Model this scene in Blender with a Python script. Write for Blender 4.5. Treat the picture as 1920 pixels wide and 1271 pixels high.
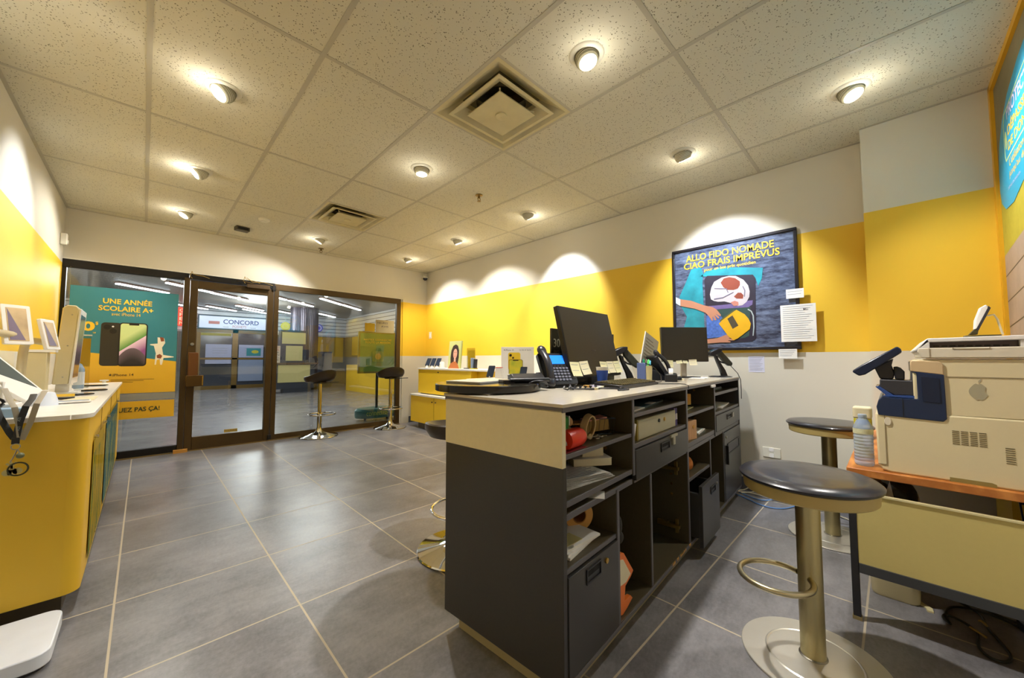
import bpy, bmesh, math, random
from mathutils import Matrix, Vector, Euler
R = math.radians
random.seed(7)
for o in list(bpy.data.objects): bpy.data.objects.remove(o)
S = bpy.context.scene
COL = S.collection

# ------------------------------------------------------------------ camera
cam = bpy.data.cameras.new('camera'); cam.sensor_width = 36; cam.lens = 36 * 701 / 1920
cam.clip_start = 0.02; cam.clip_end = 100
co = bpy.data.objects.new('camera', cam); COL.objects.link(co); S.camera = co
_y, _p = 0.7775, 0.0535
F = Vector((math.sin(_y) * math.cos(_p), math.cos(_y) * math.cos(_p), math.sin(_p)))
RT = Vector((math.cos(_y), -math.sin(_y), 0)); UP = RT.cross(F)
co.matrix_world = Matrix(((RT.x, UP.x, -F.x, 0), (RT.y, UP.y, -F.y, 0), (RT.z, UP.z, -F.z, 1.045), (0, 0, 0, 1)))
# ------------------------------------------------------------------ world / exposure
w = bpy.data.worlds.new('world'); S.world = w; w.use_nodes = True
w.node_tree.nodes['Background'].inputs[0].default_value = (0.9, 0.93, 1.0, 1)
w.node_tree.nodes['Background'].inputs[1].default_value = 0.25
S.view_settings.view_transform = 'Standard'; S.view_settings.look = 'None'
S.view_settings.gamma = 1; S.view_settings.use_curve_mapping = False
S.view_settings.exposure = 0.5
# ------------------------------------------------------------------ lamps (the ceiling downlights and the mall tubes)
SPOT_W = 80.0; BULB_W = 1.0; TUBE_E = 9.0
ZC = 2.54
# x, y, aim, spot watts factor, half angle, label
DOWN = [
 (1.50, 1.00, (-.05, -.30, -1), 1.9, 62, 'round swivel downlight with lit lens facing the camera, beside the large near air vent'),
 (.26, 2.55, (-.75, -.25, -.9), 1.0, 60, 'largest lit swivel downlight on the left side of the ceiling, turned to the left'),
 (.26, 3.81, (-1, -.05, -.80), .75, 36, 'swivel downlight tipped so far to the left wall that its lens shows edge-on'),
 (.25, 5.00, (-.6, -.2, -1), .8, 60, 'small lit downlight at the far left, last of the left row before the shopfront'),
 (1.504, 2.54, (0, 0, -1), 1.0, 65, 'lit downlight pointing straight down between the two air vents'),
 (1.513, 4.951, (-.5, .3, -1), .8, 60, 'small glaring downlight just beyond the far air vent'),
 (2.745, .106, (-.25, -.35, -.95), .85, 58, 'lit swivel downlight at the right, turned toward the big wall graphic'),
 (2.745, 1.015, (1, -.1, -1.45), 1.45, 39, 'swivel downlight seen from its ribbed back, washing the wall above the framed poster'),
 (2.772, 2.58, (1, .05, -1.15), 1.5, 33, 'smaller ribbed-back swivel downlight washing the bare yellow wall'),
 (2.761, 3.781, (.45, -.05, -1), 1.3, 55, 'small lit downlight above the yellow display unit'),
 (2.758, 5.015, (.45, -.1, -1), 1.1, 55, 'smallest lit downlight, by the far right corner of the ceiling'),
]

# ------------------------------------------------------------------ helpers
def lin(c):
    if isinstance(c, str):
        c = [int(c[i:i + 2], 16) / 255 for i in (0, 2, 4)]
    return tuple(((v / 12.92) if v <= .04045 else ((v + .055) / 1.055) ** 2.4) for v in c) + (1,)

MATS = {}
def mat(name, col='888888', rough=.5, metal=0., emit=None, es=0., noise=None, bump=0., trans=0., ior=1.45, coat=0., spec=.5, alpha=1.):
    if name in MATS: return MATS[name]
    m = bpy.data.materials.new(name); m.use_nodes = True; MATS[name] = m
    nt = m.node_tree; b = nt.nodes['Principled BSDF']
    c = lin(col)
    b.inputs['Base Color'].default_value = c; b.inputs['Roughness'].default_value = rough
    b.inputs['Metallic'].default_value = metal; b.inputs['IOR'].default_value = ior
    b.inputs['Specular IOR Level'].default_value = spec
    b.inputs['Coat Weight'].default_value = coat
    b.inputs['Transmission Weight'].default_value = trans
    b.inputs['Alpha'].default_value = alpha
    if emit: b.inputs['Emission Color'].default_value = lin(emit); b.inputs['Emission Strength'].default_value = es
    # every material gets a little procedural unevenness
    sc, amt = noise if noise else (14, .06)
    tc = nt.nodes.new('ShaderNodeTexCoord'); n = nt.nodes.new('ShaderNodeTexNoise')
    n.inputs['Scale'].default_value = sc; n.inputs['Detail'].default_value = 4
    nt.links.new(tc.outputs['Object'], n.inputs['Vector'])
    mx = nt.nodes.new('ShaderNodeMix'); mx.data_type = 'RGBA'
    mx.inputs['A'].default_value = tuple(v * (1 - amt) for v in c[:3]) + (1,)
    mx.inputs['B'].default_value = tuple(min(1, v * (1 + amt)) for v in c[:3]) + (1,)
    nt.links.new(n.outputs['Fac'], mx.inputs['Factor']); nt.links.new(mx.outputs['Result'], b.inputs['Base Color'])
    if bump:
        bp = nt.nodes.new('ShaderNodeBump'); bp.inputs['Strength'].default_value = bump; bp.inputs['Distance'].default_value = .01
        nt.links.new(n.outputs['Fac'], bp.inputs['Height']); nt.links.new(bp.outputs['Normal'], b.inputs['Normal'])
    return m

class NT:
    """small node-graph helper"""
    def __init__(s, name):
        s.m = bpy.data.materials.new(name); s.m.use_nodes = True; s.t = s.m.node_tree; s.b = s.t.nodes['Principled BSDF']; MATS[name] = s.m
    def n(s, k, **kw):
        x = s.t.nodes.new(k)
        for a, v in kw.items(): setattr(x, a, v)
        return x
    def l(s, a, b): s.t.links.new(a, b)
    def setin(s, inp, v):
        if hasattr(v, 'links'): s.l(v, inp)
        else: inp.default_value = v
    def math(s, op, a, b=0., c=0.):
        x = s.n('ShaderNodeMath', operation=op)
        for i, v in enumerate((a, b, c)): s.setin(x.inputs[i], v)
        return x.outputs[0]
    def mix(s, f, a, b):
        x = s.n('ShaderNodeMix', data_type='RGBA')
        s.setin(x.inputs['Factor'], f); s.setin(x.inputs['A'], a); s.setin(x.inputs['B'], b); return x.outputs['Result']
    def xyz(s):
        g = s.n('ShaderNodeNewGeometry'); q = s.n('ShaderNodeSeparateXYZ'); s.l(g.outputs['Position'], q.inputs[0]); s.pos = g.outputs['Position']; return q.outputs
    def noise(s, sc, vec=None, det=4, ro=.5):
        x = s.n('ShaderNodeTexNoise'); x.inputs['Scale'].default_value = sc; x.inputs['Detail'].default_value = det; x.inputs['Roughness'].default_value = ro
        if vec is not None: s.l(vec, x.inputs['Vector'])
        return x.outputs['Fac']
    def bump(s, h, st=.3, d=.01):
        x = s.n('ShaderNodeBump'); x.inputs['Strength'].default_value = st; x.inputs['Distance'].default_value = d; s.l(h, x.inputs['Height']); s.l(x.outputs[0], s.b.inputs['Normal'])

class MB:
    def __init__(s): s.b = bmesh.new()
    def _add(s, vs, fs, smooth=False, M=None):
        if M is not None: vs = [M @ Vector(v) for v in vs]
        V = [s.b.verts.new(v) for v in vs]
        for f in fs:
            try: q = s.b.faces.new([V[i] for i in f]); q.smooth = smooth
            except ValueError: pass
        return s
    def box(s, x0, x1, y0, y1, z0, z1, M=None):
        v = [(x, y, z) for z in (z0, z1) for y in (y0, y1) for x in (x0, x1)]
        return s._add(v, [(0, 2, 3, 1), (4, 5, 7, 6), (0, 1, 5, 4), (2, 6, 7, 3), (0, 4, 6, 2), (1, 3, 7, 5)], M=M)
    def prism(s, pts, ax, a, b, M=None, smooth=False):
        """polygon in the two other axes, extruded along ax from a to b"""
        def mk(p, t):
            q = list(p); q.insert(ax, t); return tuple(q)
        n = len(pts); v = [mk(p, a) for p in pts] + [mk(p, b) for p in pts]
        f = [tuple(range(n)), tuple(range(2 * n - 1, n - 1, -1))] + [(i, (i + 1) % n, n + (i + 1) % n, n + i) for i in range(n)]
        s._add(v, f, M=M)
        return s
    def rbox(s, x0, x1, y0, y1, z0, z1, r=.01, M=None, seg=5):
        """box with rounded vertical edges"""
        return s.prism(rrect(x0, x1, y0, y1, r, seg), 2, z0, z1, M=M)
    def lathe(s, prof, seg=32, M=None, smooth=True, cap=True):
        v = []; f = []
        n = len(prof)
        for i in range(seg):
            a = 2 * math.pi * i / seg
            for r, z in prof: v.append((r * math.cos(a), r * math.sin(a), z))
        for i in range(seg):
            j = (i + 1) % seg
            for k in range(n - 1): f.append((i * n + k, j * n + k, j * n + k + 1, i * n + k + 1))
        s._add(v, f, smooth=smooth, M=M)
        if cap:
            for k, z in ((0, prof[0]), (n - 1, prof[-1])):
                if z[0] > 1e-5: s._add([(z[0] * math.cos(2 * math.pi * i / seg), z[0] * math.sin(2 * math.pi * i / seg), z[1]) for i in range(seg)], [tuple(range(seg))], M=M)
        return s
    def cyl(s, r, z0, z1, seg=24, M=None): return s.lathe([(r, z0), (r, z1)], seg, M)
    def sphere(s, r, c=(0, 0, 0), sc=(1, 1, 1), seg=20, M=None):
        m = Matrix.Translation(c) @ Matrix.Diagonal((*sc, 1))
        if M is not None: m = M @ m
        return s.lathe([(r * math.sin(math.pi * k / 10) + 1e-5, -r * math.cos(math.pi * k / 10)) for k in range(11)], seg, m, cap=False)
    def tube(s, pts, r, seg=8, closed=False, M=None, flat=1.):
        P = [Vector(p) for p in pts]; n = len(P); v = []; f = []
        prev = None
        for i, p in enumerate(P):
            if closed: t = P[(i + 1) % n] - P[i - 1]
            else: t = P[min(i + 1, n - 1)] - P[max(i - 1, 0)]
            t = t.normalized() if t.length > 1e-9 else Vector((0, 0, 1))
            if prev is None:
                u = t.cross(Vector((0, 0, 1)))
                if u.length < .1: u = t.cross(Vector((1, 0, 0)))
            else: u = prev - t * prev.dot(t)
            u = u.normalized(); prev = u; w_ = t.cross(u)
            for k in range(seg):
                a = 2 * math.pi * k / seg; v.append(p + u * (r * math.cos(a)) + w_ * (r * flat * math.sin(a)))
        m = n if closed else n - 1
        for i in range(m):
            for k in range(seg):
                a, b = i * seg + k, i * seg + (k + 1) % seg; j = ((i + 1) % n) * seg
                f.append((a, b, j + (k + 1) % seg, j + k))
        if not closed: f += [tuple(range(seg)), tuple(range((n - 1) * seg, n * seg))]
        return s._add(v, f, smooth=True, M=M)
    def build(s, name, m, parent=None, world=False, bevel=0., tagd=None, loc=None):

        bmesh.ops.recalc_face_normals(s.b, faces=s.b.faces)
        me = bpy.data.meshes.new(name)
        off = None
        if parent is None and loc is None and len(s.b.verts):
            # origin at the base centre of a loose mesh
            xs = [v.co for v in s.b.verts]
            off = Vector(((min(v.x for v in xs) + max(v.x for v in xs)) / 2, (min(v.y for v in xs) + max(v.y for v in xs)) / 2, min(v.z for v in xs)))
            if not name.startswith(('wall', 'floor', 'ceiling', 'trim', 'base', 'window', 'door')):
                bmesh.ops.translate(s.b, verts=s.b.verts, vec=-off)
            else: off = None
        s.b.to_mesh(me); s.b.free(); me.set_sharp_from_angle(angle=R(38))
        for mm in (m if isinstance(m, (list, tuple)) else [m]): me.materials.append(mm)
        o = bpy.data.objects.new(name, me); COL.objects.link(o)
        if off is not None: o.location = off
        if loc is not None: o.location = loc
        if parent:
            o.parent = parent
            if world: o.matrix_parent_inverse = full(parent).inverted()
        if bevel:
            bv = o.modifiers.new('bevel', 'BEVEL'); bv.width = bevel; bv.segments = 2; bv.limit_method = 'ANGLE'; bv.angle_limit = R(40)
        if tagd: tag(o, *tagd)
        return o

def full(o):
    m = o.matrix_basis.copy()
    return (full(o.parent) @ o.matrix_parent_inverse @ m) if o.parent else m
def rrect(x0, x1, y0, y1, r, seg=5):
    out = []
    for cx, cy, a0 in ((x1 - r, y1 - r, 0), (x0 + r, y1 - r, 90), (x0 + r, y0 + r, 180), (x1 - r, y0 + r, 270)):
        for k in range(seg + 1):
            a = R(a0 + 90 * k / seg); out.append((cx + r * math.cos(a), cy + r * math.sin(a)))
    return out
def tag(o, label=None, cat=None, group=None, kind=None):
    if label: o['label'] = label
    if cat: o['category'] = cat
    if group: o['group'] = group
    if kind: o['kind'] = kind
    return o
def thing(name, label, cat, loc=(0, 0, 0), rz=0., group=None, M=None):
    o = bpy.data.objects.new(name, None); COL.objects.link(o); o.empty_display_size = .05
    if M is not None: o.matrix_basis = M
    else: o.location = loc; o.rotation_euler = (0, 0, rz)
    return tag(o, label, cat, group)
def struct(name, mb, m, bevel=0., parent=None):
    o = mb.build(name, m, parent, bevel=bevel)
    o['kind'] = 'structure'
    return o
def dup(o, loc=None, rz=None, label=None, group=None):
    def cp(a, par):
        c = a.copy(); COL.objects.link(c); c.parent = par
        for ch in [x for x in list(COL.objects) if x.parent == a]: cp(ch, c)
        return c
    c = cp(o, None)
    if loc is not None: c.location = loc
    if rz is not None: c.rotation_euler = (0, 0, rz)
    if label: c['label'] = label
    if group: c['group'] = group
    return c
def T(x, y, z): return Matrix.Translation((x, y, z))
def Rz(a): return Matrix.Rotation(a, 4, 'Z')
def Rx(a): return Matrix.Rotation(a, 4, 'X')
def Ry(a): return Matrix.Rotation(a, 4, 'Y')
def face(o, d):
    """matrix at o with local Z along d"""
    return T(*o) @ Vector(d).to_track_quat('Z', 'Y').to_matrix().to_4x4()
# surfaces things hang on: (origin, x right, y up, z toward the viewer)
def plane_m(o, ax):
    X = {'right': (0, -1, 0), 'front': (1, 0, 0), 'back': (-1, 0, 0), 'left': (0, 1, 0)}[ax]
    Zv = {'right': (-1, 0, 0), 'front': (0, -1, 0), 'back': (0, 1, 0), 'left': (1, 0, 0)}[ax]
    return Matrix(((X[0], 0, Zv[0], o[0]), (X[1], 0, Zv[1], o[1]), (X[2], 1, Zv[2], o[2]), (0, 0, 0, 1)))
def text(name, s, m, M, h=None, wd=None, parent=None, align='LEFT', bold=0., depth=.0004, world=True, label=None, vert=False, spacing=1.):
    cu = bpy.data.curves.new('t', 'FONT'); cu.body = s; cu.size = 1; cu.align_x = align
    cu.offset = bold; cu.extrude = 0; cu.space_character = spacing; cu.resolution_u = 3
    t = bpy.data.objects.new('t', cu); COL.objects.link(t)
    bpy.context.view_layer.update()
    me = bpy.data.meshes.new_from_object(t.evaluated_get(bpy.context.evaluated_depsgraph_get()))
    bpy.data.objects.remove(t); bpy.data.curves.remove(cu)
    xs = [v.co.x for v in me.vertices]; ys = [v.co.y for v in me.vertices]
    hh = max(ys) - min(ys); ww = max(xs) - min(xs)
    sy = (h / hh) if h else 1.; sx = (wd / ww) if wd else sy
    if not h: sy = sx
    x0 = {'LEFT': min(xs), 'CENTER': (min(xs) + max(xs)) / 2, 'RIGHT': max(xs)}[align]
    for v in me.vertices: v.co = M @ Vector(((v.co.x - x0) * sx, (v.co.y - min(ys)) * sy, depth))
    me.materials.clear(); me.materials.append(m)
    o = bpy.data.objects.new(name, me); COL.objects.link(o)
    if parent:
        o.parent = parent
        if world: o.matrix_parent_inverse = full(parent).inverted()
    if label: o['label'] = label
    return o

# ------------------------------------------------------------------ materials
def wall_mat(name, z0=1.095, z1=1.985, white='CFC9B8', yel='E6BC2E', bands=True):
    g = NT(name); x, y, z = g.xyz()
    n = g.noise(6, g.pos)
    W = g.mix(n, tuple(v * .97 for v in lin(white)[:3]) + (1,), lin(white)); Yc = g.mix(n, tuple(v * .96 for v in lin(yel)[:3]) + (1,), lin(yel))
    f = g.math('MULTIPLY', g.math('GREATER_THAN', z, z0), g.math('LESS_THAN', z, z1)) if bands else 0.
    g.l(g.mix(f, W, Yc), g.b.inputs['Base Color']) if bands else g.l(W, g.b.inputs['Base Color'])
    g.b.inputs['Roughness'].default_value = .55; g.bump(g.noise(160, g.pos), .08, .002)
    return g.m
M_wall = wall_mat('painted wall with yellow band')
M_wallp = wall_mat('painted wall plain', bands=False)
g = NT('ceiling tile'); x, y, z = g.xyz()
vo = g.n('ShaderNodeTexVoronoi'); vo.inputs['Scale'].default_value = 95; g.l(g.pos, vo.inputs['Vector'])
sp = g.math('LESS_THAN', vo.outputs['Distance'], .26); keep = g.math('GREATER_THAN', g.noise(60, g.pos, 2), .50)
g.l(g.mix(g.math('MULTIPLY', sp, keep), lin('CFCAB6'), lin('716B58')), g.b.inputs['Base Color']); g.b.inputs['Roughness'].default_value = .9
M_tile = g.m
def floor_mat(name, c1, c2, grid=True, ox=-.05, oy=.68, s=.565, rough=.31):
    g = NT(name); x, y, z = g.xyz()
    mp = g.n('ShaderNodeMapping'); mp.inputs['Scale'].default_value = (1, 2.4, 1); g.l(g.pos, mp.inputs['Vector'])
    n1 = g.noise(2.2, g.pos, 6, .65); n2 = g.noise(9, mp.outputs[0], 6, .7); n3 = g.noise(70, g.pos, 3, .7)
    a = g.math('ADD', g.math('MULTIPLY', n1, .58), g.math('ADD', g.math('MULTIPLY', n2, .22), g.math('MULTIPLY', n3, .20)))
    cr = g.n('ShaderNodeMapRange'); cr.inputs['From Min'].default_value = .35; cr.inputs['From Max'].default_value = .65; g.l(a, cr.inputs['Value'])
    c = g.mix(cr.outputs[0], lin(c1), lin(c2))
    if grid:
        def ln(v, o): 
            fr = g.math('FRACT', g.math('DIVIDE', g.math('SUBTRACT', v, o - 20 * s), s))
            return g.math('LESS_THAN', g.math('MINIMUM', fr, g.math('SUBTRACT', 1., fr)), .0065)
        L = g.math('MAXIMUM', ln(x, ox), ln(y, oy))
        # tint from tile to tile
        fx = g.math('FLOOR', g.math('DIVIDE', g.math('SUBTRACT', x, ox), s)); fy = g.math('FLOOR', g.math('DIVIDE', g.math('SUBTRACT', y, oy), s))
        cb = g.n('ShaderNodeCombineXYZ'); g.l(fx, cb.inputs[0]); g.l(fy, cb.inputs[1])
        wn = g.n('ShaderNodeTexWhiteNoise'); g.l(cb.outputs[0], wn.inputs['Vector'])
        c = g.mix(g.math('MULTIPLY', wn.outputs['Value'], .22), c, lin('505052'))
        c = g.mix(L, c, lin('B4A892')); g.l(g.math('ADD', g.math('MULTIPLY', L, .4), g.math('ADD', rough - .06, g.math('MULTIPLY', n2, .14))), g.b.inputs['Roughness'])
    else: g.b.inputs['Roughness'].default_value = rough
    g.l(c, g.b.inputs['Base Color'])
    return g.m
M_floor = floor_mat('grey stone floor tile', '535254', '939194')
M_mallfloor = floor_mat('mall floor', '6A6668', '918D8C', grid=False, rough=.26)
def glass_mat(name, tint='F4F8F6', mul=1.):
    m = bpy.data.materials.new(name); m.use_nodes = True; t = m.node_tree; t.nodes.clear()
    o = t.nodes.new('ShaderNodeOutputMaterial'); mx = t.nodes.new('ShaderNodeMixShader'); tr = t.nodes.new('ShaderNodeBsdfTransparent'); gl = t.nodes.new('ShaderNodeBsdfGlossy'); fr = t.nodes.new('ShaderNodeFresnel')
    tr.inputs[0].default_value = lin(tint); gl.inputs['Roughness'].default_value = .01; fr.inputs[0].default_value = 1.5
    mu = t.nodes.new('ShaderNodeMath'); mu.operation = 'MULTIPLY'; mu.inputs[1].default_value = mul; mu.use_clamp = True
    t.links.new(fr.outputs[0], mu.inputs[0]); t.links.new(mu.outputs[0], mx.inputs[0]); t.links.new(tr.outputs[0], mx.inputs[1]); t.links.new(gl.outputs[0], mx.inputs[2]); t.links.new(mx.outputs[0], o.inputs[0])
    MATS[name] = m; return m
M_glass = glass_mat('window glass', mul=1.6)
M_acryl = glass_mat('clear acrylic', 'F4F4EC', .3)

def wood_mat(name, c1, c2, sc=(1, 12, 12)):
    g = NT(name); tc = g.n('ShaderNodeTexCoord'); mp = g.n('ShaderNodeMapping'); mp.inputs['Scale'].default_value = sc; g.l(tc.outputs['Object'], mp.inputs['Vector'])
    w_ = g.n('ShaderNodeTexWave'); w_.inputs['Scale'].default_value = 1.5; w_.inputs['Distortion'].default_value = 5; w_.inputs['Detail'].default_value = 3; g.l(mp.outputs[0], w_.inputs['Vector'])
    g.l(g.mix(w_.outputs['Fac'], lin(c1), lin(c2)), g.b.inputs['Base Color']); g.b.inputs['Roughness'].default_value = .45; return g.m
M_deskwood = wood_mat('orange wood laminate', 'B06A2C', 'D08A44')
M_yel = mat('yellow laminate', 'E2B830', .5, coat=0., noise=(5, .03))
M_yel2 = mat('yellow laminate front', 'EAC42C', .35, noise=(5, .03))
M_white = mat('white laminate', 'E8E6E2', .3)
M_cream = mat('cream laminate', 'E0D6B2', .4, noise=(60, .04))
M_blk = mat('charcoal laminate', '3A3836', .33, noise=(120, .12))
M_blk2 = mat('dark laminate interior', '4C4432', .28, noise=(90, .15))
M_grey = mat('grey laminate edge', '5E5C60', .4)
M_top = mat('pale stone countertop', 'C4BCAC', .16, noise=(40, .05))
M_chrome = mat('chrome', 'E0E0E0', .06, 1.)
M_steel = mat('brushed steel', 'A8A49A', .34, 1.)
M_brass = mat('brass', 'C8A048', .3, 1.)
M_vinyl = mat('black vinyl', '26262C', .28, noise=(30, .15), bump=.05, coat=.2)
M_vinyl_w = mat('dark brown vinyl', '33291C', .35, noise=(20, .15))
M_bronze = mat('dark bronze frame', '4C3A1C', .38, .35, noise=(8, .15))
M_dkbronze = mat('blackened bronze frame', '1E1B18', .35, .3)
M_plastic = mat('black plastic', '1C1D22', .35)
M_plastic2 = mat('dark grey plastic', '34343A', .4)
M_beige = mat('printer beige', 'DACEA8', .45, noise=(80, .02))
M_beige2 = mat('printer light beige', 'D8D0BC', .4)
M_navy = mat('printer navy', '1C2B4A', .3)
M_navy2 = mat('printer glossy blue', '2E4C8C', .2)
M_paper = mat('white paper', 'E6E4DC', .8)
M_paper2 = mat('cream paper', 'D8CFAE', .8)
M_ink = mat('dark ink', '2A2E44', .7)
M_inkg = mat('grey ink', '8A8C96', .7)
M_thin = glass_mat('thin acrylic', 'F6F6F0', .08)
M_water = mat('clear water plastic', 'B0C4E0', .12, alpha=.5, noise=(30, .2))
M_red = mat('red plastic', 'D83418', .35)
M_green = mat('green fabric', '3AA04A', .6)
M_tan = mat('tan rope', 'C0A878', .7, noise=(150, .2))
M_kraft = mat('kraft tape', 'C8964A', .45)
M_orange = mat('orange plastic', 'E0742C', .4)
M_teal = mat('teal print', '2A7C84', .45)
M_ytext = mat('yellow print', 'F0C030', .45)
M_dark = mat('dark void', '0C0C0C', .8)
M_lens = mat('lit lens', 'FFFFFF', .5, emit='FFF8EC', es=14.)
M_tube = mat('fluorescent tube', 'FFFFFF', .5, emit='EAF2FF', es=TUBE_E)
M_trim = mat('white metal trim', 'D8D4C4', .4)
M_tbar = mat('ceiling grid metal', 'B4AE9C', .5)
M_screen = mat('matt monitor screen', '2A2418', .38, noise=(2, .1))
M_bezel = mat('monitor bezel', '1A1814', .4)
M_base = mat('grey vinyl baseboard', '56565A', .5)
# ================================================================== ROOM
X0, X1, Y0, Y1 = -.60, 3.48, -.45, 5.66
struct('floor', MB().box(X0 - .1, X1 + .1, Y0 - .1, Y1 + .12, -.1, 0), M_floor)
struct('floor', MB().box(-9, 9.5, Y1 + .12, 17, -.1, 0), M_mallfloor)
struct('wall_left', MB().box(X0 - .1, X0, Y0 - .1, Y1 + .12, 0, 2.9), M_wall)
struct('wall_right', MB().box(X1, X1 + .1, .095, Y1 + .12, 0, 2.9), M_wall)
struct('wall_pillar', MB().box(3.28, X1 + .1, Y0 - .1, .095, 0, 2.9), M_wall)
struct('wall_back', MB().box(X0 - .1, 3.28, Y0 - .1, Y0, 0, 2.9), M_wall)
struct('wall_front', MB().box(X0, X1, Y1, Y1 + .12, 2.03, 2.9), M_wallp)
struct('wall_front_right', MB().box(2.99, X1, Y1, Y1 + .12, 0, 2.03).box(3.02, 3.15, Y1 - .025, Y1, 0, 2.03), M_wall)
struct('baseboard_right', MB().box(X1 - .012, X1, .095, Y1, 0, .10).box(3.27, 3.28, Y0, .095, 0, .10), M_base)
struct('baseboard_front', MB().box(3.15, X1, Y1 - .012, Y1, 0, .10), M_base)
struct('trim_1', MB().prism([(Y1 - .006, 2.03), (Y1 - .006, 2.045), (Y1, 2.045), (Y1, 2.03)], 0, X0, 2.99), M_trim)
# ceiling tiles; the two vent cells are left open
GX = [X0] + [-.035 + .61 * k for k in range(0, 6)] + [X1]
GY = [Y0, .69, 1.307, 1.905, 3.11, 3.70, 4.31, 5.52, Y1]
c = MB()
vents = [(2, 2), (2, 5)]
for i in range(len(GX) - 1):
    for j in range(len(GY) - 1):
        if GX[i] > 1.1 and GX[i] < 1.3 and j in (2, 5): continue
        c.box(GX[i], GX[i + 1], GY[j], GY[j + 1], ZC, ZC + .02)
ceil = struct('ceiling', c, M_tile)
t = MB(); hb = .011
for x in GX[1:-1]: t.box(x - hb, x + hb, Y0, Y1, ZC - .002, ZC + .004)
for y in (.69, 1.905, 3.11, 4.31, 5.52): t.box(X0, X1, y - hb, y + hb, ZC - .0015, ZC + .004)
for y in (1.307, 3.70): t.box(GX[3], GX[4], y - hb, y + hb, ZC - .0012, ZC + .004)
t.box(X0, X0 + .02, Y0, Y1, ZC - .002, ZC + .004).box(X1 - .02, X1, .095, Y1, ZC - .002, ZC + .004).box(X0, X1, Y1 - .02, Y1, ZC - .002, ZC + .004).box(3.26, 3.28, Y0, .095, ZC - .002, ZC + .004)
struct('trim_2', t, M_tbar)
struct('ceiling', MB().box(X0 - .1, X1 + .1, Y0 - .1, Y1 + .12, 2.9, 2.95), M_dark)

# ---------------- air vents
def vent(cx, cy, label):
    t_ = thing('air_vent', label, 'air vent', (cx, cy, ZC)); h = .296
    m = mat('dusty vent paint', 'CABF96', .5, noise=(7, .22))
    def fr(mb, a, za, b, zb, th=.004):
        for k in range(4):
            q = Rz(k * math.pi / 2)
            mb._add([(-a, -a, za), (a, -a, za), (b, -b, zb), (-b, -b, zb), (-a, -a, za + th), (a, -a, za + th), (b, -b, zb + th), (-b, -b, zb + th)],
                    [(0, 1, 2, 3), (7, 6, 5, 4), (0, 4, 5, 1), (3, 2, 6, 7)], M=q)
    o = MB(); fr(o, h, -.002, h - .02, -.002); fr(o, h - .02, -.002, .165, .075); o.build('outer_frame', m, t_)
    i = MB(); fr(i, .225, -.012, .205, -.012); fr(i, .205, -.012, .150, .03); i.build('middle_louver', m, t_)
    p = MB(); fr(p, .145, -.022, .125, -.022); p._add([(-.125, -.125, -.022), (.125, -.125, -.022), (.125, .125, -.022), (-.125, .125, -.022)], [(0, 1, 2, 3)]); fr(p, .145, -.020, .10, .01)
    p.build('centre_plate', m, t_)
    MB().lathe([(.035, -.022), (.035, -.030), (.012, -.032), (.001, -.03)], 24).build('damper_knob', m, t_)
    d = MB(); d.lathe([(.150, .05), (.150, .2)], 32, cap=False); d.box(-.30, .30, -.30, .30, .2, .21); fr(d, .166, .074, .10, .080); d.build('duct', mat('dark olive duct', '5A5238', .6), t_)  # duct in one dark olive tone
    b = MB()
    for k in range(4): b.box(-.004, .004, .12, .20, -.006, .004, M=Rz(k * math.pi / 2 + math.pi / 4))
    b.build('louver_bracket', m, t_)
vent(1.49, 1.607, 'large square diffuser air vent with yellowed louvers, nearest the camera')
vent(1.49, 4.005, 'far square ceiling air vent, smaller in view, near the shopfront')

# ---------------- downlights
def downlight(i, x, y, aim, fac, ang, label):
    t_ = thing('ceiling_downlight', label, 'ceiling light', (x, y, ZC))
    MB().lathe([(.058, -.002), (.062, -.010), (.080, -.007), (.086, -.0005), (.086, 0)], 36, cap=False).build('trim_ring', M_trim, t_)
    a = Vector(aim).normalized(); M = Vector(a).to_track_quat('Z', 'Y').to_matrix().to_4x4()
    c = Matrix.Translation((0, 0, -.012)) @ M
    pr = [(.001, -.054)] + [(.056 * math.cos(R(b)), .056 * math.sin(R(b))) for b in range(-70, 46, 12)] + [(.040, .034), (.036, .030)]
    MB().lathe(pr, 32, M=c, cap=False).build('eyeball', M_trim, t_)
    ribs = MB()
    for k in range(10):
        r_ = R(-60 + k * 10)
        ribs.lathe([(.056 * math.cos(r_) + .0002, .056 * math.sin(r_)), (.0585 * math.cos(r_), .0585 * math.sin(r_)), (.056 * math.cos(r_ + .05) + .0002, .056 * math.sin(r_ + .05))], 24, M=c, cap=False)
    ribs.build('cooling_ribs', mat('ribbed grey metal', '8A8468', .5), t_)
    MB().lathe([(.0365, .0335), (.0365, .037), (.001, .039)], 28, M=c, cap=False).build('lens', M_lens, t_)
    L = bpy.data.lights.new('downlight_beam', 'SPOT'); L.energy = SPOT_W * fac; L.spot_size = R(2 * ang); L.spot_blend = .55; L.color = (.84, .90, 1.0) if fac in (1.45, 1.5, .75) else (1, .96, .90); L.shadow_soft_size = .035
    lo = bpy.data.objects.new('downlight_beam', L); COL.objects.link(lo); lo.parent = t_
    lo.matrix_basis = Matrix.Translation(Vector((0, 0, -.012)) + a * .045) @ (-a).to_track_quat('Z', 'Y').to_matrix().to_4x4()
    B = bpy.data.lights.new('downlight_glow', 'POINT'); B.energy = BULB_W; B.color = (1, .93, .78); B.shadow_soft_size = .04
    bo = bpy.data.objects.new('downlight_glow', B); COL.objects.link(bo); bo.parent = t_; bo.location = Vector((0, 0, -.02)) + a * .10
for i, d in enumerate(DOWN): downlight(i, *d)
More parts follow.
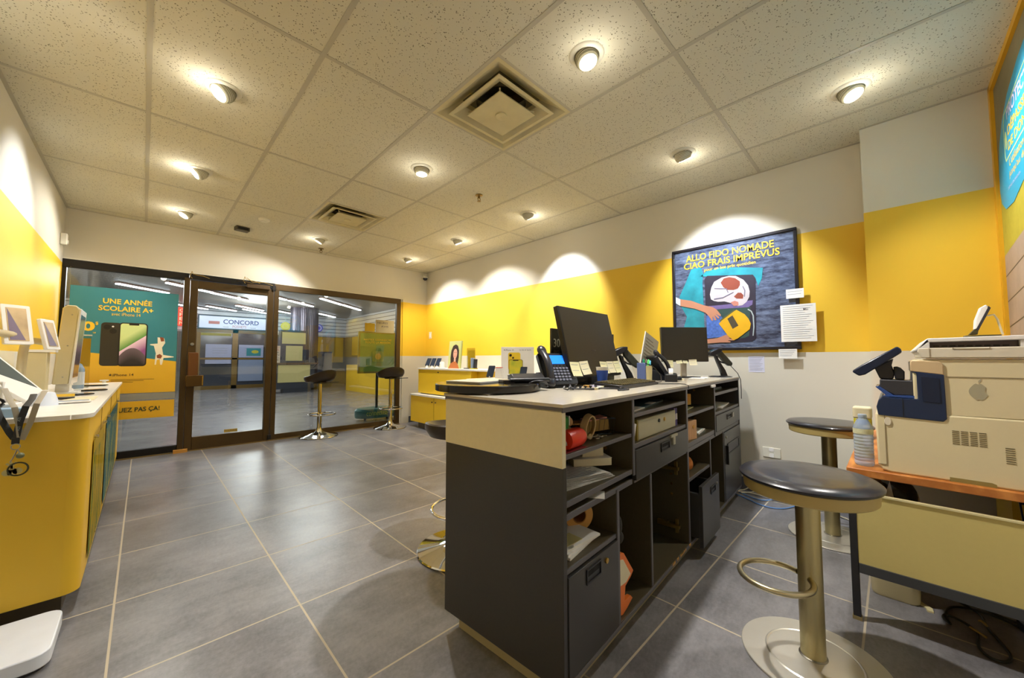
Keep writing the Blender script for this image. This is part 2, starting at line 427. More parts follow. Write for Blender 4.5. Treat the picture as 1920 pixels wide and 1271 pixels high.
# ---------------- small ceiling things
def sprinkler(x, y, lab):
    t_ = thing('fire_sprinkler', lab, 'sprinkler', (x, y, ZC)); m = mat('aged brass', '7A6434', .35, .9)
    MB().lathe([(.034, 0), (.034, -.004), (.012, -.008)], 24).build('escutcheon', m, t_)
    MB().cyl(.009, -.03, -.006, 12).tube([(-.009, 0, -.02), (-.016, 0, -.035), (-.006, 0, -.055)], .0028, 6).tube([(.009, 0, -.02), (.016, 0, -.035), (.006, 0, -.055)], .0028, 6).build('frame', m, t_)
    MB().lathe([(.001, -.060), (.018, -.058), (.018, -.0565), (.006, -.054)], 16).build('deflector', m, t_)
sprinkler(2.13, 2.594, 'brass pendant fire sprinkler on the ceiling to the right of the middle downlight')
sprinkler(1.66, 5.377, 'farthest brass fire sprinkler, near the top of the shopfront wall')
t_ = thing('smoke_detector', 'white round smoke detector on the ceiling left of the far vent', 'smoke detector', (.864, 4.665, ZC))
MB().lathe([(.055, 0), (.055, -.012), (.045, -.022), (.001, -.024)], 28).build('housing', M_trim, t_); MB().lathe([(.02, -.0235), (.02, -.027), (.001, -.027)], 18).build('sensor_cap', M_trim, t_)
t_ = thing('motion_sensor', 'small dark square sensor box mounted on the far ceiling', 'sensor', (.743, 5.126, ZC), R(8))
MB().box(-.065, .065, -.045, .045, -.045, 0).build('body', mat('dark brown box', '4A4232', .5), t_, bevel=.006); MB().box(-.05, .05, -.047, -.044, -.036, -.012).build('window', M_dark, t_)
t_ = thing('security_camera', 'small dark dome security camera high in the far right corner', 'security camera', (3.40, 5.58, 2.40))
MB().box(-.03, .03, .03, .08, .03, .09).build('wall_bracket', M_trim, t_, bevel=.004); MB().lathe([(.045, .03), (.045, .05), (.03, .06)], 20).build('collar', M_trim, t_); MB().sphere(.04, (0, 0, .03)).build('dome', M_plastic, t_)
t_ = thing('alarm_sensor', 'white wall motion detector high in the far left corner', 'sensor', (-.585, 5.45, 2.12))
MB().box(-.015, .03, -.03, .03, 0, .11).build('casing', M_trim, t_, bevel=.008); MB().box(.028, .034, -.022, .022, .015, .05).build('lens_window', M_white, t_)
def plate(x, y, z, ax, lab, w_=.075, h=.115, kind='switch'):
    t_ = thing('light_switch' if kind == 'switch' else 'wall_outlet', lab, 'light switch' if kind == 'switch' else 'outlet', M=plane_m((x, y, z), ax))
    MB().box(-w_ / 2, w_ / 2, -h / 2, h / 2, 0, .006).build('plate', M_trim, t_, bevel=.002)
    if kind == 'switch': MB().box(-.014, .014, -.03, .03, .006, .01).build('rocker', M_white, t_)
    else:
        for s in (-1, 1): MB().rbox(-.016, .016, s * .022 - .014, s * .022 + .014, .006, .008, .008).build('socket', M_white, t_)
plate(3.479, 5.52, 1.45, 'right', 'beige light switch plate on the yellow band by the far corner')
plate(3.479, .68, .325, 'right', 'white outlet plate low on the right wall behind the stools', .115, .075, kind='outlet')

# ================================================================== SHOPFRONT
YF0, YF1 = 5.645, 5.70
def bar(mb, x0, x1, z0, z1, y0=YF0, y1=YF1): return mb.box(x0, x1, y0, y1, z0, z1)
w1 = thing('window_1', 'left fixed shopfront window holding the teal and yellow poster', 'window', (-.14, 5.67, 0)); w1['kind'] = 'structure'
f = MB(); bar(f, X0, .34, 1.95, 2.03); bar(f, X0, -.57, 0, 1.95); bar(f, .30, .345, 0, 1.95); bar(f, X0, .30, 0, .085)
f.build('window_frame', M_dkbronze, w1, world=True, bevel=.003); MB().box(-.575, .305, 5.668, 5.676, .08, 1.955).build('pane', M_glass, w1, world=True)
MB().box(.30, .352, YF0 - .012, YF0, .02, 1.98).build('mullion_cover', M_bronze, w1, world=True, bevel=.003)
w2 = thing('window_2', 'wide right fixed shopfront window behind the two chrome stools', 'window', (2.1, 5.67, 0)); w2['kind'] = 'structure'
f = MB(); bar(f, 1.19, 2.99, 1.95, 2.03); bar(f, 2.92, 2.99, 0, 1.95); bar(f, 1.19, 1.245, 0, 1.95); bar(f, 1.245, 2.92, 0, .075)
f.build('window_frame', M_bronze, w2, world=True, bevel=.003); MB().box(1.24, 2.925, 5.668, 5.676, .07, 1.955).build('pane', M_glass, w2, world=True)
d1 = thing('door_1', 'bronze framed glass entrance door with push paddle', 'door', (.77, 5.67, 0)); d1['kind'] = 'structure'
f = MB(); bar(f, .345, 1.19, 1.965, 2.03, YF0 - .02); f.build('door_header', M_dkbronze, d1, world=True, bevel=.003)
f = MB(); y0, y1 = YF0 - .012, YF1 - .005
for a in ((.355, .425, .012, 1.955), (1.115, 1.182, .012, 1.955), (.425, 1.115, .012, .155), (.425, 1.115, 1.865, 1.955)): bar(f, *a, y0, y1)
f.build('door_leaf', M_bronze, d1, world=True, bevel=.004); MB().box(.42, 1.12, 5.666, 5.672, .15, 1.87).build('pane', M_glass, d1, world=True)
MB().box(.362, .452, y0 - .03, y0, .855, 1.12).build('lock_case', mat('brown painted steel', '6A4420', .4, .3), d1, world=True, bevel=.006)
h = MB().box(.345, .50, y0 - .075, y0 - .03, .735, .86).box(.36, .42, y0 - .03, y0, .76, .84); hd = h.build('push_paddle', mat('worn bronze', '5A421C', .3, .6), d1, world=True, bevel=.006)
MB().box(.487, .497, y0 - .079, y0 - .027, .745, .85).build('paddle_edge', M_brass, hd, world=True)
MB().cyl(.017, 0, .012, 20, M=plane_m((.392, y0, 1.215), 'front')).build('lock_cylinder', M_steel, d1, world=True)
cl = MB().box(.88, 1.13, y0 - .05, y0 - .002, 1.93, 1.985).build('door_closer', mat('closer brown', '4E3D28', .4, .4), d1, world=True, bevel=.008)
MB().tube([(.95, y0 - .03, 1.99), (.82, y0 - .12, 1.995), (.78, y0 - .02, 2.0)], .006, 6).build('closer_arm', M_bronze, cl, world=True)
MB().box(1.16, 1.20, y0 - .02, y0, 1.93, 2.0).box(1.16, 1.20, y0 - .02, y0, .02, .08).build('pivot_hinge', M_dkbronze, d1, world=True, bevel=.004)
st = MB().box(.72, .85, y0 + .018, y0 + .0195, .165, .20).build('door_sticker', mat('yellow sticker', 'B89A3A', .5), d1, world=True)
text('lettering', 'POUSSEZ', M_ink, plane_m((.727, y0 + .0178, .174), 'front'), h=.017, wd=.115, parent=d1)
MB().box(X0, 2.99, 5.63, 5.72, 0, .012).build('trim_3', mat('worn threshold', '8A7448', .4, .5))['kind'] = 'structure'
MB().box(.27, .39, 5.60, 5.64, 0, .035).build('door_wedge', mat('pale wood wedge', 'C08A3C', .6), tagd=('small orange wooden block on the floor at the foot of the door frame', 'wedge'))
# twisted wires over the door
for k, (x, z, lab) in enumerate(((.36, 2.02, 'loose yellow wire tie above the hinge side of the glass door'), (.86, 2.035, 'tangle of loose yellow wires hanging over the middle of the glass door'))):
    P = [(x, 5.60, z + .03), (x + .01, 5.59, z), (x + .05, 5.585, z - .01), (x + .10, 5.59, z - .012), (x + .16, 5.6, z - .03)]
    w_ = MB().tube(P, .003, 6).tube([(x, 5.6, z + .03), (x - .015, 5.59, z - .03), (x + .005, 5.6, z - .05)], .003, 6)
    if k: w_.tube([(x + .02, 5.6, z + .02), (x + .08, 5.58, z - .03), (x + .2, 5.59, z - .015), (x + .3, 5.60, z - .04)], .003, 6)
    w_.build('loose_wire', mat('yellow wire', 'A88A3C', .5), tagd=(lab, 'wire'))

# ---- big poster hanging in the left window
PY = 5.60
po = thing('window_poster', 'teal and yellow phone poster hanging in the left shopfront window', 'poster', (-.14, PY + .004, .68))
def sheet(name, pts, m, par, k, ax=1, v=PY, th=.0012, sgn=-1):
    """flat printed shape k layers above the sheet"""
    a = v + sgn * k * .0007; return MB().prism(pts, ax, a, a - sgn * th).build(name, m, par, world=True)
g = NT('poster teal to yellow'); x, y, z = g.xyz()
wv = g.math('ADD', g.math('MULTIPLY', g.math('SUBTRACT', x, -.14), -.14), 1.075)
g.l(g.mix(g.math('GREATER_THAN', z, wv), lin('DDAE2A'), g.mix(g.noise(5, g.pos), lin('2C7480'), lin('3A8088'))), g.b.inputs['Base Color']); g.b.inputs['Roughness'].default_value = .4
sheet('sheet', [(-.535, .69), (.262, .685), (.256, 1.77), (-.535, 1.77)], g.m, po, 0)
def T1(s, x, z, h, w_, m=M_ytext, al='LEFT', b=.02, k=2): return text('lettering', s, m, plane_m((x, PY - k * .0007 - .0008, z), 'front'), h=h, wd=w_, parent=po, align=al, bold=b)
T1('UNE ANNÉE', -.315, 1.612, .066, .36); T1('SCOLAIRE A+', -.343, 1.538, .052, .40); T1('avec iPhone 14', -.25, 1.492, .032, .21, b=.0)
T1('0', -.449, 1.325, .095, .09, b=.04); T1('$', -.357, 1.385, .036, .02); T1('TF', -.372, 1.30, .014, .022)
sheet('printed_phone_back', rrect(-.318, -.17, .975, 1.418, .03), mat('print charcoal', '332E22', .45), po, 1)
for cx, cz, r_ in ((-.275, 1.37, .026), (-.232, 1.33, .026), (-.235, 1.378, .008)):
    MB().cyl(r_, 0, .0008, 20, M=plane_m((cx, PY - .0016, cz), 'front')).build('printed_camera_lens', mat('print black', '1A1812', .4) if r_ > .01 else M_white, po, world=True)
sheet('printed_phone_front', rrect(-.192, .022, .970, 1.424, .03), mat('print near black', '241F18', .4), po, 2)
g = NT('phone wallpaper'); x, y, z = g.xyz()
d_ = g.math('SUBTRACT', z, g.math('ADD', 1.285, g.math('MULTIPLY', x, .9)))
d2 = g.math('SUBTRACT', z, g.math('SUBTRACT', 1.16, g.math('MULTIPLY', g.math('MULTIPLY', g.math('ADD', x, .085), g.math('ADD', x, .085)), 9.)))
cA = g.mix(g.math('MULTIPLY', g.math('ABSOLUTE', d_), 9.), lin('4E8A3A'), lin('C8D890')); cB = g.mix(g.math('MULTIPLY', g.math('ABSOLUTE', d_), 7.), lin('E8C8D8'), lin('8A4A84'))
cc = g.mix(g.math('GREATER_THAN', d_, 0), cB, cA); cc = g.mix(g.math('GREATER_THAN', d2, 0), g.mix(g.math('MULTIPLY', g.math('ABSOLUTE', d2), 8.), lin('6A5A60'), lin('2A2420')), cc)
g.l(cc, g.b.inputs['Base Color'])
sheet('printed_phone_screen', rrect(-.181, .012, .981, 1.414, .022), g.m, po, 3)
sheet('printed_phone_notch', rrect(-.12, -.045, 1.398, 1.416, .006), mat('print near black'), po, 4)
mdog = mat('print dog white', 'E6DCC0', .5)
sheet('printed_dog', [(.101, 1.281), (.154, 1.273), (.164, 1.221), (.140, 1.169), (.152, 1.09), (.238, 1.072), (.238, 1.064), (.156, 1.056), (.146, .983), (.131, .984), (.126, 1.045), (.103, 1.035), (.099, .984), (.087, .984), (.093, 1.106), (.075, 1.188), (.045, 1.195), (.045, 1.205), (.104, 1.213)], mdog, po, 1)
sheet('printed_dog_ear', [(.118, 1.285), (.15, 1.278), (.155, 1.24), (.13, 1.235)], mat('print brown', '8A4A28', .5), po, 2)
sheet('printed_dog_patch', [(.10, 1.085), (.125, 1.10), (.145, 1.08), (.135, 1.05), (.105, 1.055)], mat('print brown'), po, 2)
def apple(name, M, h, m, par, label=None):
    """small fruit silhouette with a bite and a leaf"""
    pts = []
    for k in range(60):
        a = 2 * math.pi * k / 60; r_ = .46 * (1 + .05 * math.cos(4 * a)) * (1 - .05 * math.sin(a) ** 2)
        x_, z_ = r_ * math.cos(a), r_ * 1.02 * math.sin(a)
        if (x_ - .54) ** 2 + (z_ - .06) ** 2 < .23 ** 2: x_ = .54 - math.sqrt(max(.0, .23 ** 2 - (z_ - .06) ** 2))
        if abs(z_) > .3 and abs(x_) < .13: z_ -= math.copysign(.08 * (1 - abs(x_) / .13), z_)
        pts.append((x_ * h * .85, z_ * h * .85))
    mb = MB(); mb.prism(pts, 2, 0, .0006, M=M); mb.prism([(.0, .40 * h), (.02 * h, .50 * h), (.14 * h, .60 * h), (.12 * h, .48 * h)], 2, 0, .0006, M=M)
    o = mb.build(name, m, par, world=True)
    if label: o['label'] = label
    return o
mkh = mat('print brown ink', '4A3A18', .5)
apple('printed_logo', plane_m((-.235, PY - .002, .882), 'front'), .024, mkh, po)
T1('iPhone 14', -.218, .868, .026, .15, mkh, b=.01)
for k in range(3): sheet('fine_print', [(-.23, .835 - k * .014), (.09 - k * .08, .833 - k * .014), (.09 - k * .08, .829 - k * .014), (-.23, .831 - k * .014)], mkh, po, 1)
sheet('lower_sheet', [(-.53, .425), (.262, .415), (.260, .600), (-.53, .605)], mat('poster yellow', 'DDAE2A', .4), po, 0)
T1('NE MANQUEZ PAS ÇA!', -.42, .482, .058, .565, mat('print dark green', '3A4A2A', .5), b=.02)
cc_ = MB()
for x in (-.54, .268): cc_.tube([(x, PY, .42), (x, PY, 1.95)], .0012, 5)
cc_.build('hanging_cable', M_steel, po, world=True)
MB().box(-.536, .264, PY + .001, PY + .002, .612, .68).build('clear_strip', mat('grey film', '8E8E86', .4), po, world=True)
# papers stuck on the right window
t_ = thing('paper_notice', 'beige printed notice taped high on the right shopfront window, seen from behind', 'notice', (2.72, 5.66, 1.46))
MB().box(2.57, 2.88, 5.655, 5.656, 1.46, 1.66).build('sheet', mat('beige notice paper', 'A89C78', .7), t_, world=True)  # sheet in its own plain beige
text('lettering', 'HEURES', M_ink, plane_m((2.60, 5.6545, 1.60), 'front'), h=.03, wd=.17, parent=t_); text('lettering', 'AVIS', M_ink, plane_m((2.66, 5.6545, 1.545), 'front'), h=.03, wd=.12, parent=t_)
MB().box(2.40, 2.56, 5.655, 5.656, 1.47, 1.60).build('paper_notice', mat('yellow notice paper', 'B89A20', .7), tagd=('small yellow sheet on the shopfront window left of the beige notice', 'notice'))  # sheet in its own plain yellow

# ================================================================== MALL OUTSIDE
g = NT('mall slatted ceiling'); x, y, z = g.xyz()
fr = g.math('FRACT', g.math('MULTIPLY', y, 6.)); g.l(g.mix(g.math('LESS_THAN', fr, .18), lin('A8A49C'), lin('4A4844')), g.b.inputs['Base Color']); g.b.inputs['Roughness'].default_value = .5
struct('ceiling', MB().box(-9, 9.5, Y1 + .12, 17, 2.80, 2.85), g.m)
g = NT('white slat wall'); x, y, z = g.xyz()
fr = g.math('FRACT', g.math('MULTIPLY', z, 7.)); up = g.math('GREATER_THAN', z, 1.98)
g.l(g.mix(up, lin('4A4844'), g.mix(g.math('LESS_THAN', fr, .16), lin('D4D8DC'), lin('4A4C50'))), g.b.inputs['Base Color'])
struct('wall_mall_far', MB().box(-9, 6.3, 16.6, 16.7, 0, 2.8), g.m)
struct('wall_mall_right', MB().box(6.2, 6.3, 9.0, 16.6, 0, 2.8), g.m)
struct('wall_mall_side', MB().box(6.2, 9.5, 8.9, 9.0, 0, 2.8), mat('mall taupe paint', '8A8070', .6))
struct('wall_mall_left', MB().box(-9, -8.9, 5.8, 16.6, 0, 2.8), mat('mall taupe paint'))
struct('wall_mall_near', MB().box(3.58, 9.5, 5.78, 5.9, 0, 2.8).box(-9, -.7, 5.78, 5.9, 0, 2.8), mat('mall taupe paint'))
def tubelight(x, y, lab, n=1.3, ang=44):
    t_ = thing('fluorescent_light', lab, 'ceiling light', (x, y, 2.792), R(ang), 'diagonal fluorescent lights on the mall ceiling')
    MB().box(0, n, -.05, .05, -.035, 0).build('housing', mat('fixture red brown', '7A5A4C', .5), t_)
    MB().box(.01, n - .01, -.035, .035, -.062, -.035).build('tube', M_tube, t_)
for x, y, lab in ((-.50, 12.2, 'fluorescent light showing over the teal window poster'), (.30, 11.3, 'fluorescent light cut off by the left door mullion'), (1.18, 12.2, 'longest fluorescent light seen through the glass door'),
                  (2.0, 11.35, 'fluorescent light at the top right corner of the door glass'), (2.95, 12.25, 'fluorescent light in front of the dark fluted column'), (1.9, 11.2, ''), (3.48, 11.2, 'nearer half of the brightest fluorescent pair right of the column'), (4.42, 12.08, 'farther half of the brightest fluorescent pair right of the column'),
                  (1.38, 15.4, 'middle-row fluorescent light above the shop sign, left'), (2.04, 14.6, 'middle-row fluorescent light seen right of centre in the door glass'), (.6, 16.4 - .9, 'far fluorescent light at the left edge of the door glass'), (2.36, 15.5, 'far fluorescent light just above the lettered end of the shop sign'),
                  (3.3, 15.2, 'far fluorescent light left of the column'), (4.6, 15.0, 'far fluorescent light right of the column'), (-2.6, 12.1, ''), (-3.6, 9, '')):
    if lab: tubelight(x, y, lab, 1.2 if "corner of the door" in lab else 1.25)
for x, y in ((0., 8.), (2.5, 8.2), (5., 8.), (2.5, 13.6), (-2.5, 11.)):
    L = bpy.data.lights.new('mall_lamp', 'POINT'); L.energy = 95; L.color = (.97, .98, 1); L.shadow_soft_size = .5
    lo = bpy.data.objects.new('mall_lamp', L); COL.objects.link(lo); lo.location = (x, y, 2.45)
# opposite shop: sign, double door
t_ = thing('shop_sign', 'long pale lightbox sign over the double doors across the mall', 'sign', (2.25, 16.5, 2.09))
MB().box(1.27, 3.25, 16.45, 16.6, 2.09, 2.56).build('box', mat('dark sign case', '3A4A54', .4), t_, world=True)
MB().box(1.30, 3.22, 16.44, 16.452, 2.12, 2.53).build('panel', mat('lit sign face', 'C8CCDC', .4, emit='B8BED4', es=.35), t_, world=True)
text('lettering', 'CONCORD', mat('sign navy', '3A3A7C', .4), plane_m((1.95, 16.436, 2.28), 'front'), h=.16, wd=1.05, parent=t_, bold=.02); text('lettering', 'POSHETS', mat('sign salmon', 'C07468', .4), plane_m((2.22, 16.436, 2.15), 'front'), h=.09, wd=.40, parent=t_)
for x in (1.95, 2.75): MB().box(x, x + .16, 16.436, 16.438, 2.165, 2.18).build('small_print', M_inkg, t_, world=True)
MB().box(1.55, 1.85, 16.436, 16.438, 2.26, 2.36).build('sign_emblem', mat('sign salmon'), t_, world=True)
dd = thing('door_2', 'bronze framed double doors of the shop across the mall', 'door', (2.3, 16.5, 0)); dd['kind'] = 'structure'
mb = MB(); mg = mat('mall bronze frame', '6E5420', .4, .2)
for a in ((1.25, 1.36, 0, 2.08), (2.24, 2.40, 0, 2.08), (3.22, 3.34, 0, 2.08), (1.36, 3.22, 1.97, 2.08), (1.36, 3.22, 1.03, 1.09), (1.36, 3.22, 0, .12)): mb.box(a[0], a[1], 16.48, 16.56, a[2], a[3])
mb.build('door_frame', mg, dd, world=True)
MB().box(1.36, 3.22, 16.52, 16.53, .1, 1.98).build('pane', mat('dim shop interior', '3A3E48', .12), dd, world=True)
for x0, x1, z0, z1, mm, lab in ((1.50, 2.22, 1.10, 1.56, mat('hours card', '9AA0BC', .6), 'pale opening hours card on the left mall door'), (2.43, 3.18, 1.10, 1.56, mat('hours card'), 'pale card with a green and yellow patch on the right mall door'),
                                (1.50, 2.22, .88, 1.02, mat('hours card'), 'low pale strip card on the left mall door'), (2.43, 3.18, .25, 1.02, mat('lower card', '7E8AA4', .6), 'tall grey blue sheet on the lower right mall door')):
    t_ = thing('door_notice', lab, 'notice', ((x0 + x1) / 2, 16.475, z0)); MB().box(x0, x1, 16.472, 16.476, z0, z1).build('sheet', mm, t_, world=True)
    if z1 > 1.5:
        for k in range(3): MB().box(x0 + .18, x1 - .12, 16.469, 16.471, z1 - .15 - k * .08, z1 - .135 - k * .08).build('printed_line', M_inkg, t_, world=True)
        if x0 > 2: MB().box(2.66, 3.10, 16.466, 16.468, 1.16, 1.44).build('green_patch', M_teal, t_, world=True); MB().cyl(.1, 0, .002, 20, M=plane_m((2.92, 16.464, 1.31), 'front') @ Matrix.Diagonal((1.1, .6, 1, 1))).build('yellow_badge', mat('badge yellow', 'B8B030', .5), t_, world=True)
MB().box(1.36, 2.2, 16.475, 16.478, 1.86, 1.95).build('door_banner', mat('olive banner', '8A8424', .5), tagd=('olive strip banner across the top of the left mall door', 'banner'))
t_ = thing('open_sign', 'red glowing vertical sign beyond the right edge of the teal poster', 'sign', (.84, 16.4, 2.12))
MB().box(.83, .87, 16.37, 16.40, 2.74, 2.80).build('hanger', M_steel, t_, world=True)
MB().box(.72, .98, 16.35, 16.42, 2.14, 2.74).build('case', mat('red glow', 'D02818', .4, emit='FF3A20', es=1.2), t_, world=True)
for k, cch in enumerate('OPEN'): text('lettering', cch, mat('red bright', 'FF8A70', .4, emit='FF9A80', es=1.6), plane_m((.85, 16.348, 2.60 - k * .14), 'front'), h=.10, wd=.12, parent=t_, align='CENTER')
for x, cm, lab, pm in ((3.84, 'C8C020', 'round yellow hanging sign left of the column', 'E8E060'), (5.02, '2A3CA0', 'round blue hanging sign right of the column', 'B8BCE8')):
    t_ = thing('hanging_sign', lab, 'sign', (x, 16.3, 2.28)); MB().cyl(.16, -.02, .02, 28, M=plane_m((x, 16.3, 2.30), 'front')).build('disc', mat('disc ' + cm, cm, .5, emit=cm, es=.3), t_, world=True)
    MB().lathe([(.07, .021), (.10, .024), (.12, .021)], 24, M=plane_m((x, 16.3, 2.30), 'front'), cap=False).build('ring_mark', mat('mark ' + pm, pm, .5), t_, world=True); MB().tube([(x, 16.3, 2.44), (x, 16.3, 2.8)], .008, 6).build('hanger', M_steel, t_, world=True)
# column and kiosk of cream panels
g = NT('dark fluted metal'); tc = g.n('ShaderNodeTexCoord'); g.b.inputs['Metallic'].default_value = .6; g.b.inputs['Roughness'].default_value = .25; g.l(g.mix(g.noise(3, tc.outputs['Object']), lin('4A4650'), lin('66606A')), g.b.inputs['Base Color'])
t_ = thing('mall_column', 'dark fluted round column behind the cream paneled kiosk', 'column', (3.95, 14.3, 0))
col = MB(); prof = []
for k in range(96):
    a = 2 * math.pi * k / 96; r_ = .42 + .012 * (k % 2) ; prof.append((r_ * math.cos(a), r_ * math.sin(a)))
col.prism(prof, 2, .1, 2.8).build('shaft', g.m, t_); MB().cyl(.47, 0, .1, 40).build('base_ring', M_dkbronze, t_)
ki = thing('mall_kiosk', 'dark kiosk with three stacked cream panels in front of the column', 'kiosk', (3.4, 13.2, 0))
MB().box(-.52, .58, 0, .35, .12, .90).box(-.40, .34, .05, .3, .93, 1.95).build('body', mat('kiosk dark', '2E3440', .4), ki)
MB().box(-.62, .66, -.08, .42, .88, .93).build('shelf', mat('kiosk brown', '5A4426', .4), ki)
pm = mat('cream kiosk panel', 'C6BC80', .5)
for a in ((-.36, .30, 1.52, 1.88), (-.25, .22, .99, 1.46), (-.46, .44, .32, .86)): MB().box(a[0], a[1], -.01 + (.05 if a[2] > .9 else 0) - .01, .0 + (.05 if a[2] > .9 else 0), a[2], a[3]).build('panel', pm, ki)
MB().box(-.3, .5, .02, .3, 0, .12).build('plinth', mat('kiosk dark'), ki)
t_ = thing('vertical_sign', 'narrow cream sign with red and black letters left of the kiosk', 'sign', (2.92, 13.155, .93))
MB().box(2.86, 2.98, 13.15, 13.165, .930, 1.45).build('board', mat('cream sign', 'C8B8A0', .5), t_, world=True)
for k, cch in enumerate('ORANGE'): text('lettering', cch, M_ink if k > 1 else mat('sign red', 'B03020', .5), plane_m((2.92, 13.148, 1.37 - k * .075), 'front'), h=.05, wd=.06, parent=t_, align='CENTER')
MB().box(4.78, 5.12, 15.0, 15.5, 0, 1.32).build('display_cabinet', mat('navy cabinet', '22304A', .3), tagd=('dark blue cabinet to the right of the kiosk', 'cabinet'))
MB().rbox(4.9, 6.15, 10.5, 13.0, 0, .85, .05).build('cabinet_reflection', M_yel, tagd=('yellow block by the right mall wall, standing in for the reflected left cabinet', 'counter'))  # solid block added to imitate the left cabinet mirrored in the window glass
MB().box(6.1, 6.19, 9.6, 15.6, 1.2, 1.95).build('wall_reflection', mat('ochre reflection board', 'B8922A', .5), tagd=('wide ochre reflection board standing in for the mirrored indoor yellow walls, below the white slats', 'banner'))  # ochre board added to imitate the yellow walls mirrored in the glass
MB().box(4.7, 6.1, 16.55, 16.59, .9, 1.95).build('far_reflection', mat('ochre reflection panel', 'A8841E', .5), tagd=('ochre panel right of the column, standing in for a reflection of the indoor yellow walls', 'panel'))  # second ochre board, added for the mirrored yellow of the indoor walls
# freestanding sign just outside the window
t_ = thing('advertising_stand', 'green framed advertising stand on an oval teal base outside the right window', 'sign', (2.93, 6.35, 0))
MB().lathe([(.36, .05), (.37, .09), (.37, .17), (.34, .20)], 40, M=Matrix.Diagonal((1, .6, 1, 1))).build('base', mat('teal base', '1A5A56', .35), t_)
text('lettering', 'connectez-vous', mat('base green print', '9AB040', .5), plane_m((2.93 - .27, 6.35 - .226, .10), 'front'), h=.07, wd=.54, parent=t_)
for x in (-.2, .2): MB().cyl(.02, 0, .06, 12, M=T(x, 0, 0)).build('foot', M_dkbronze, t_)
MB().cyl(.022, .2, .80, 16).build('post', M_dkbronze, t_)
MB().box(-.345, .33, -.02, .02, .80, 1.52).build('frame', mat('olive frame', '7A6A18', .4), t_, bevel=.006)
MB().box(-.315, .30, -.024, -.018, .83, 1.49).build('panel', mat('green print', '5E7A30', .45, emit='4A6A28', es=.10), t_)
text('lettering', 'RESTEZ CONNECTÉ', M_ytext, plane_m((2.925, 6.325, 1.365), 'front'), h=.035, wd=.50, parent=t_, align='CENTER', bold=.01); text('lettering', 'TOUTE LA MAISON', M_ytext, plane_m((2.925, 6.325, 1.315), 'front'), h=.035, wd=.46, parent=t_, align='CENTER', bold=.01)
MB().prism(rrect(-.1, .1, 1.0, 1.18, .02), 1, -.0265, -.0245).build('printed_box', mat('print lime', '9AA038', .5), t_); MB().cyl(.055, 0, .001, 24, M=plane_m((0, -.027, 1.09), 'front')).build('printed_badge', M_ytext, t_)
# ================================================================== SERVICE COUNTER
CM = T(.908, .705, 0) @ Rz(.06); CL, CW, ZT = 2.42, .56, .908
def onc(s, n, z=ZT, rz=0.): return CM @ T(s, n, z) @ Rz(rz)
ct = thing('service_counter', 'long charcoal service counter with cream upper end panel and open shelves', 'counter', (.908, .705, 0), .06)
def cb(name, m, *boxes, bevel=.0012, par=ct, label=None):
    mb = MB()
    for b in boxes: mb.box(*b)
    o = mb.build(name, m, par, bevel=bevel)
    if label: o['label'] = label
    return o
cb('kick_board', mat('pale kick board', 'A89C78', .5), (.04, 2.38, .04, .52, 0, .07))
cb('end_panel', M_blk, (0, .02, 0, CW, .07, .715)); cb('upper_end_panel', M_cream, (-.003, .017, 0, CW, .7155, .888), label='cream upper end panel')
cb('end_panel', M_blk, (2.40, 2.42, 0, CW, .07, .888)); cb('back_panel', M_blk, (.02, 2.40, CW - .02, CW, .07, .715)); cb('upper_back_panel', M_cream, (.017, 2.40, CW - .017, CW + .003, .7155, .888))
cb('countertop', M_top, (-.006, 2.428, -.006, CW + .01, .8975, .908), label='pale polished countertop'); cb('top_board', M_grey, (-.003, 2.424, -.003, CW + .005, .882, .8975))
cb('bottom_board', M_blk2, (.02, 2.40, .0, CW - .02, .07, .09)); cb('front_edge_strip', M_grey, (.02, 2.40, -.003, .0, .072, .088))
for s0, s1, z0, z1 in ((.487, .505, .09, .882), (1.147, 1.168, .09, .882), (1.70, 1.718, .555, .882), (.345, .362, .09, .565), (.652, .668, .09, .553), (1.572, 1.588, .09, .555), (1.892, 1.904, .09, .555)):
    if s0 == .487: z0 = .585
    cb('partition', M_blk2, (s0, s1, .003, CW - .02, z0, z1)); 
    cb('partition_edge', M_grey, (s0, s1, -.001, .003, z0, z1))
shelves = [(.02, .487, .736, .750), (.02, .487, .592, .610), (.02, .487, .553, .572), (.02, .345, .395, .410), (.505, 1.147, .808, .824), (.505, 1.147, .684, .702),
           (1.168, 1.70, .732, .748), (1.168, 1.70, .572, .596), (1.718, 2.40, .806, .825), (1.718, 2.40, .682, .700), (1.168, 1.572, .392, .408), (1.168, 2.40, .548, .570), (1.718, 2.40, .570, .578), (.505, 1.147, .551, .560)]
for s0, s1, z0, z1 in shelves:
    cb('shelf', M_blk2, (s0, s1, .008, CW - .02, z0, z1)); cb('shelf_edge', M_grey, (s0, s1, .004, .008, z0, z1))
def front(nm, s0, s1, z0, z1, n0=-.004, th=.018, m=M_blk): return cb(nm, m, (s0, s1, n0, n0 + th, z0, z1), bevel=.0015)
d = front('drawer', .022, .343, .092, .389); 
def pocket(par, s0, s1, z0, z1, n=-.004, m=M_plastic):
    mb = MB(); t_ = .005
    for a in ((s0 - t_, s1 + t_, z1, z1 + t_), (s0 - t_, s1 + t_, z0 - t_, z0), (s0 - t_, s0, z0, z1), (s1, s1 + t_, z0, z1)): mb.box(a[0], a[1], n - .004, n, a[2], a[3])
    mb.box(s0, s1, n - .0005, n + .0002, z0, z0 + (z1 - z0) * .45)
    mb.build('handle', m, par); MB().box(s0, s1, n - .0012, n - .0006, z0 + (z1 - z0) * .45, z1).build('handle_recess', M_dark, par)
def lock(par, s, z, n=-.004, m=M_brass): MB().cyl(.009, 0, .005, 16, M=T(s, n, z) @ Rx(R(90))).build('lock', m, par)
pocket(d, .125, .208, .333, .370); lock(d, .252, .354)
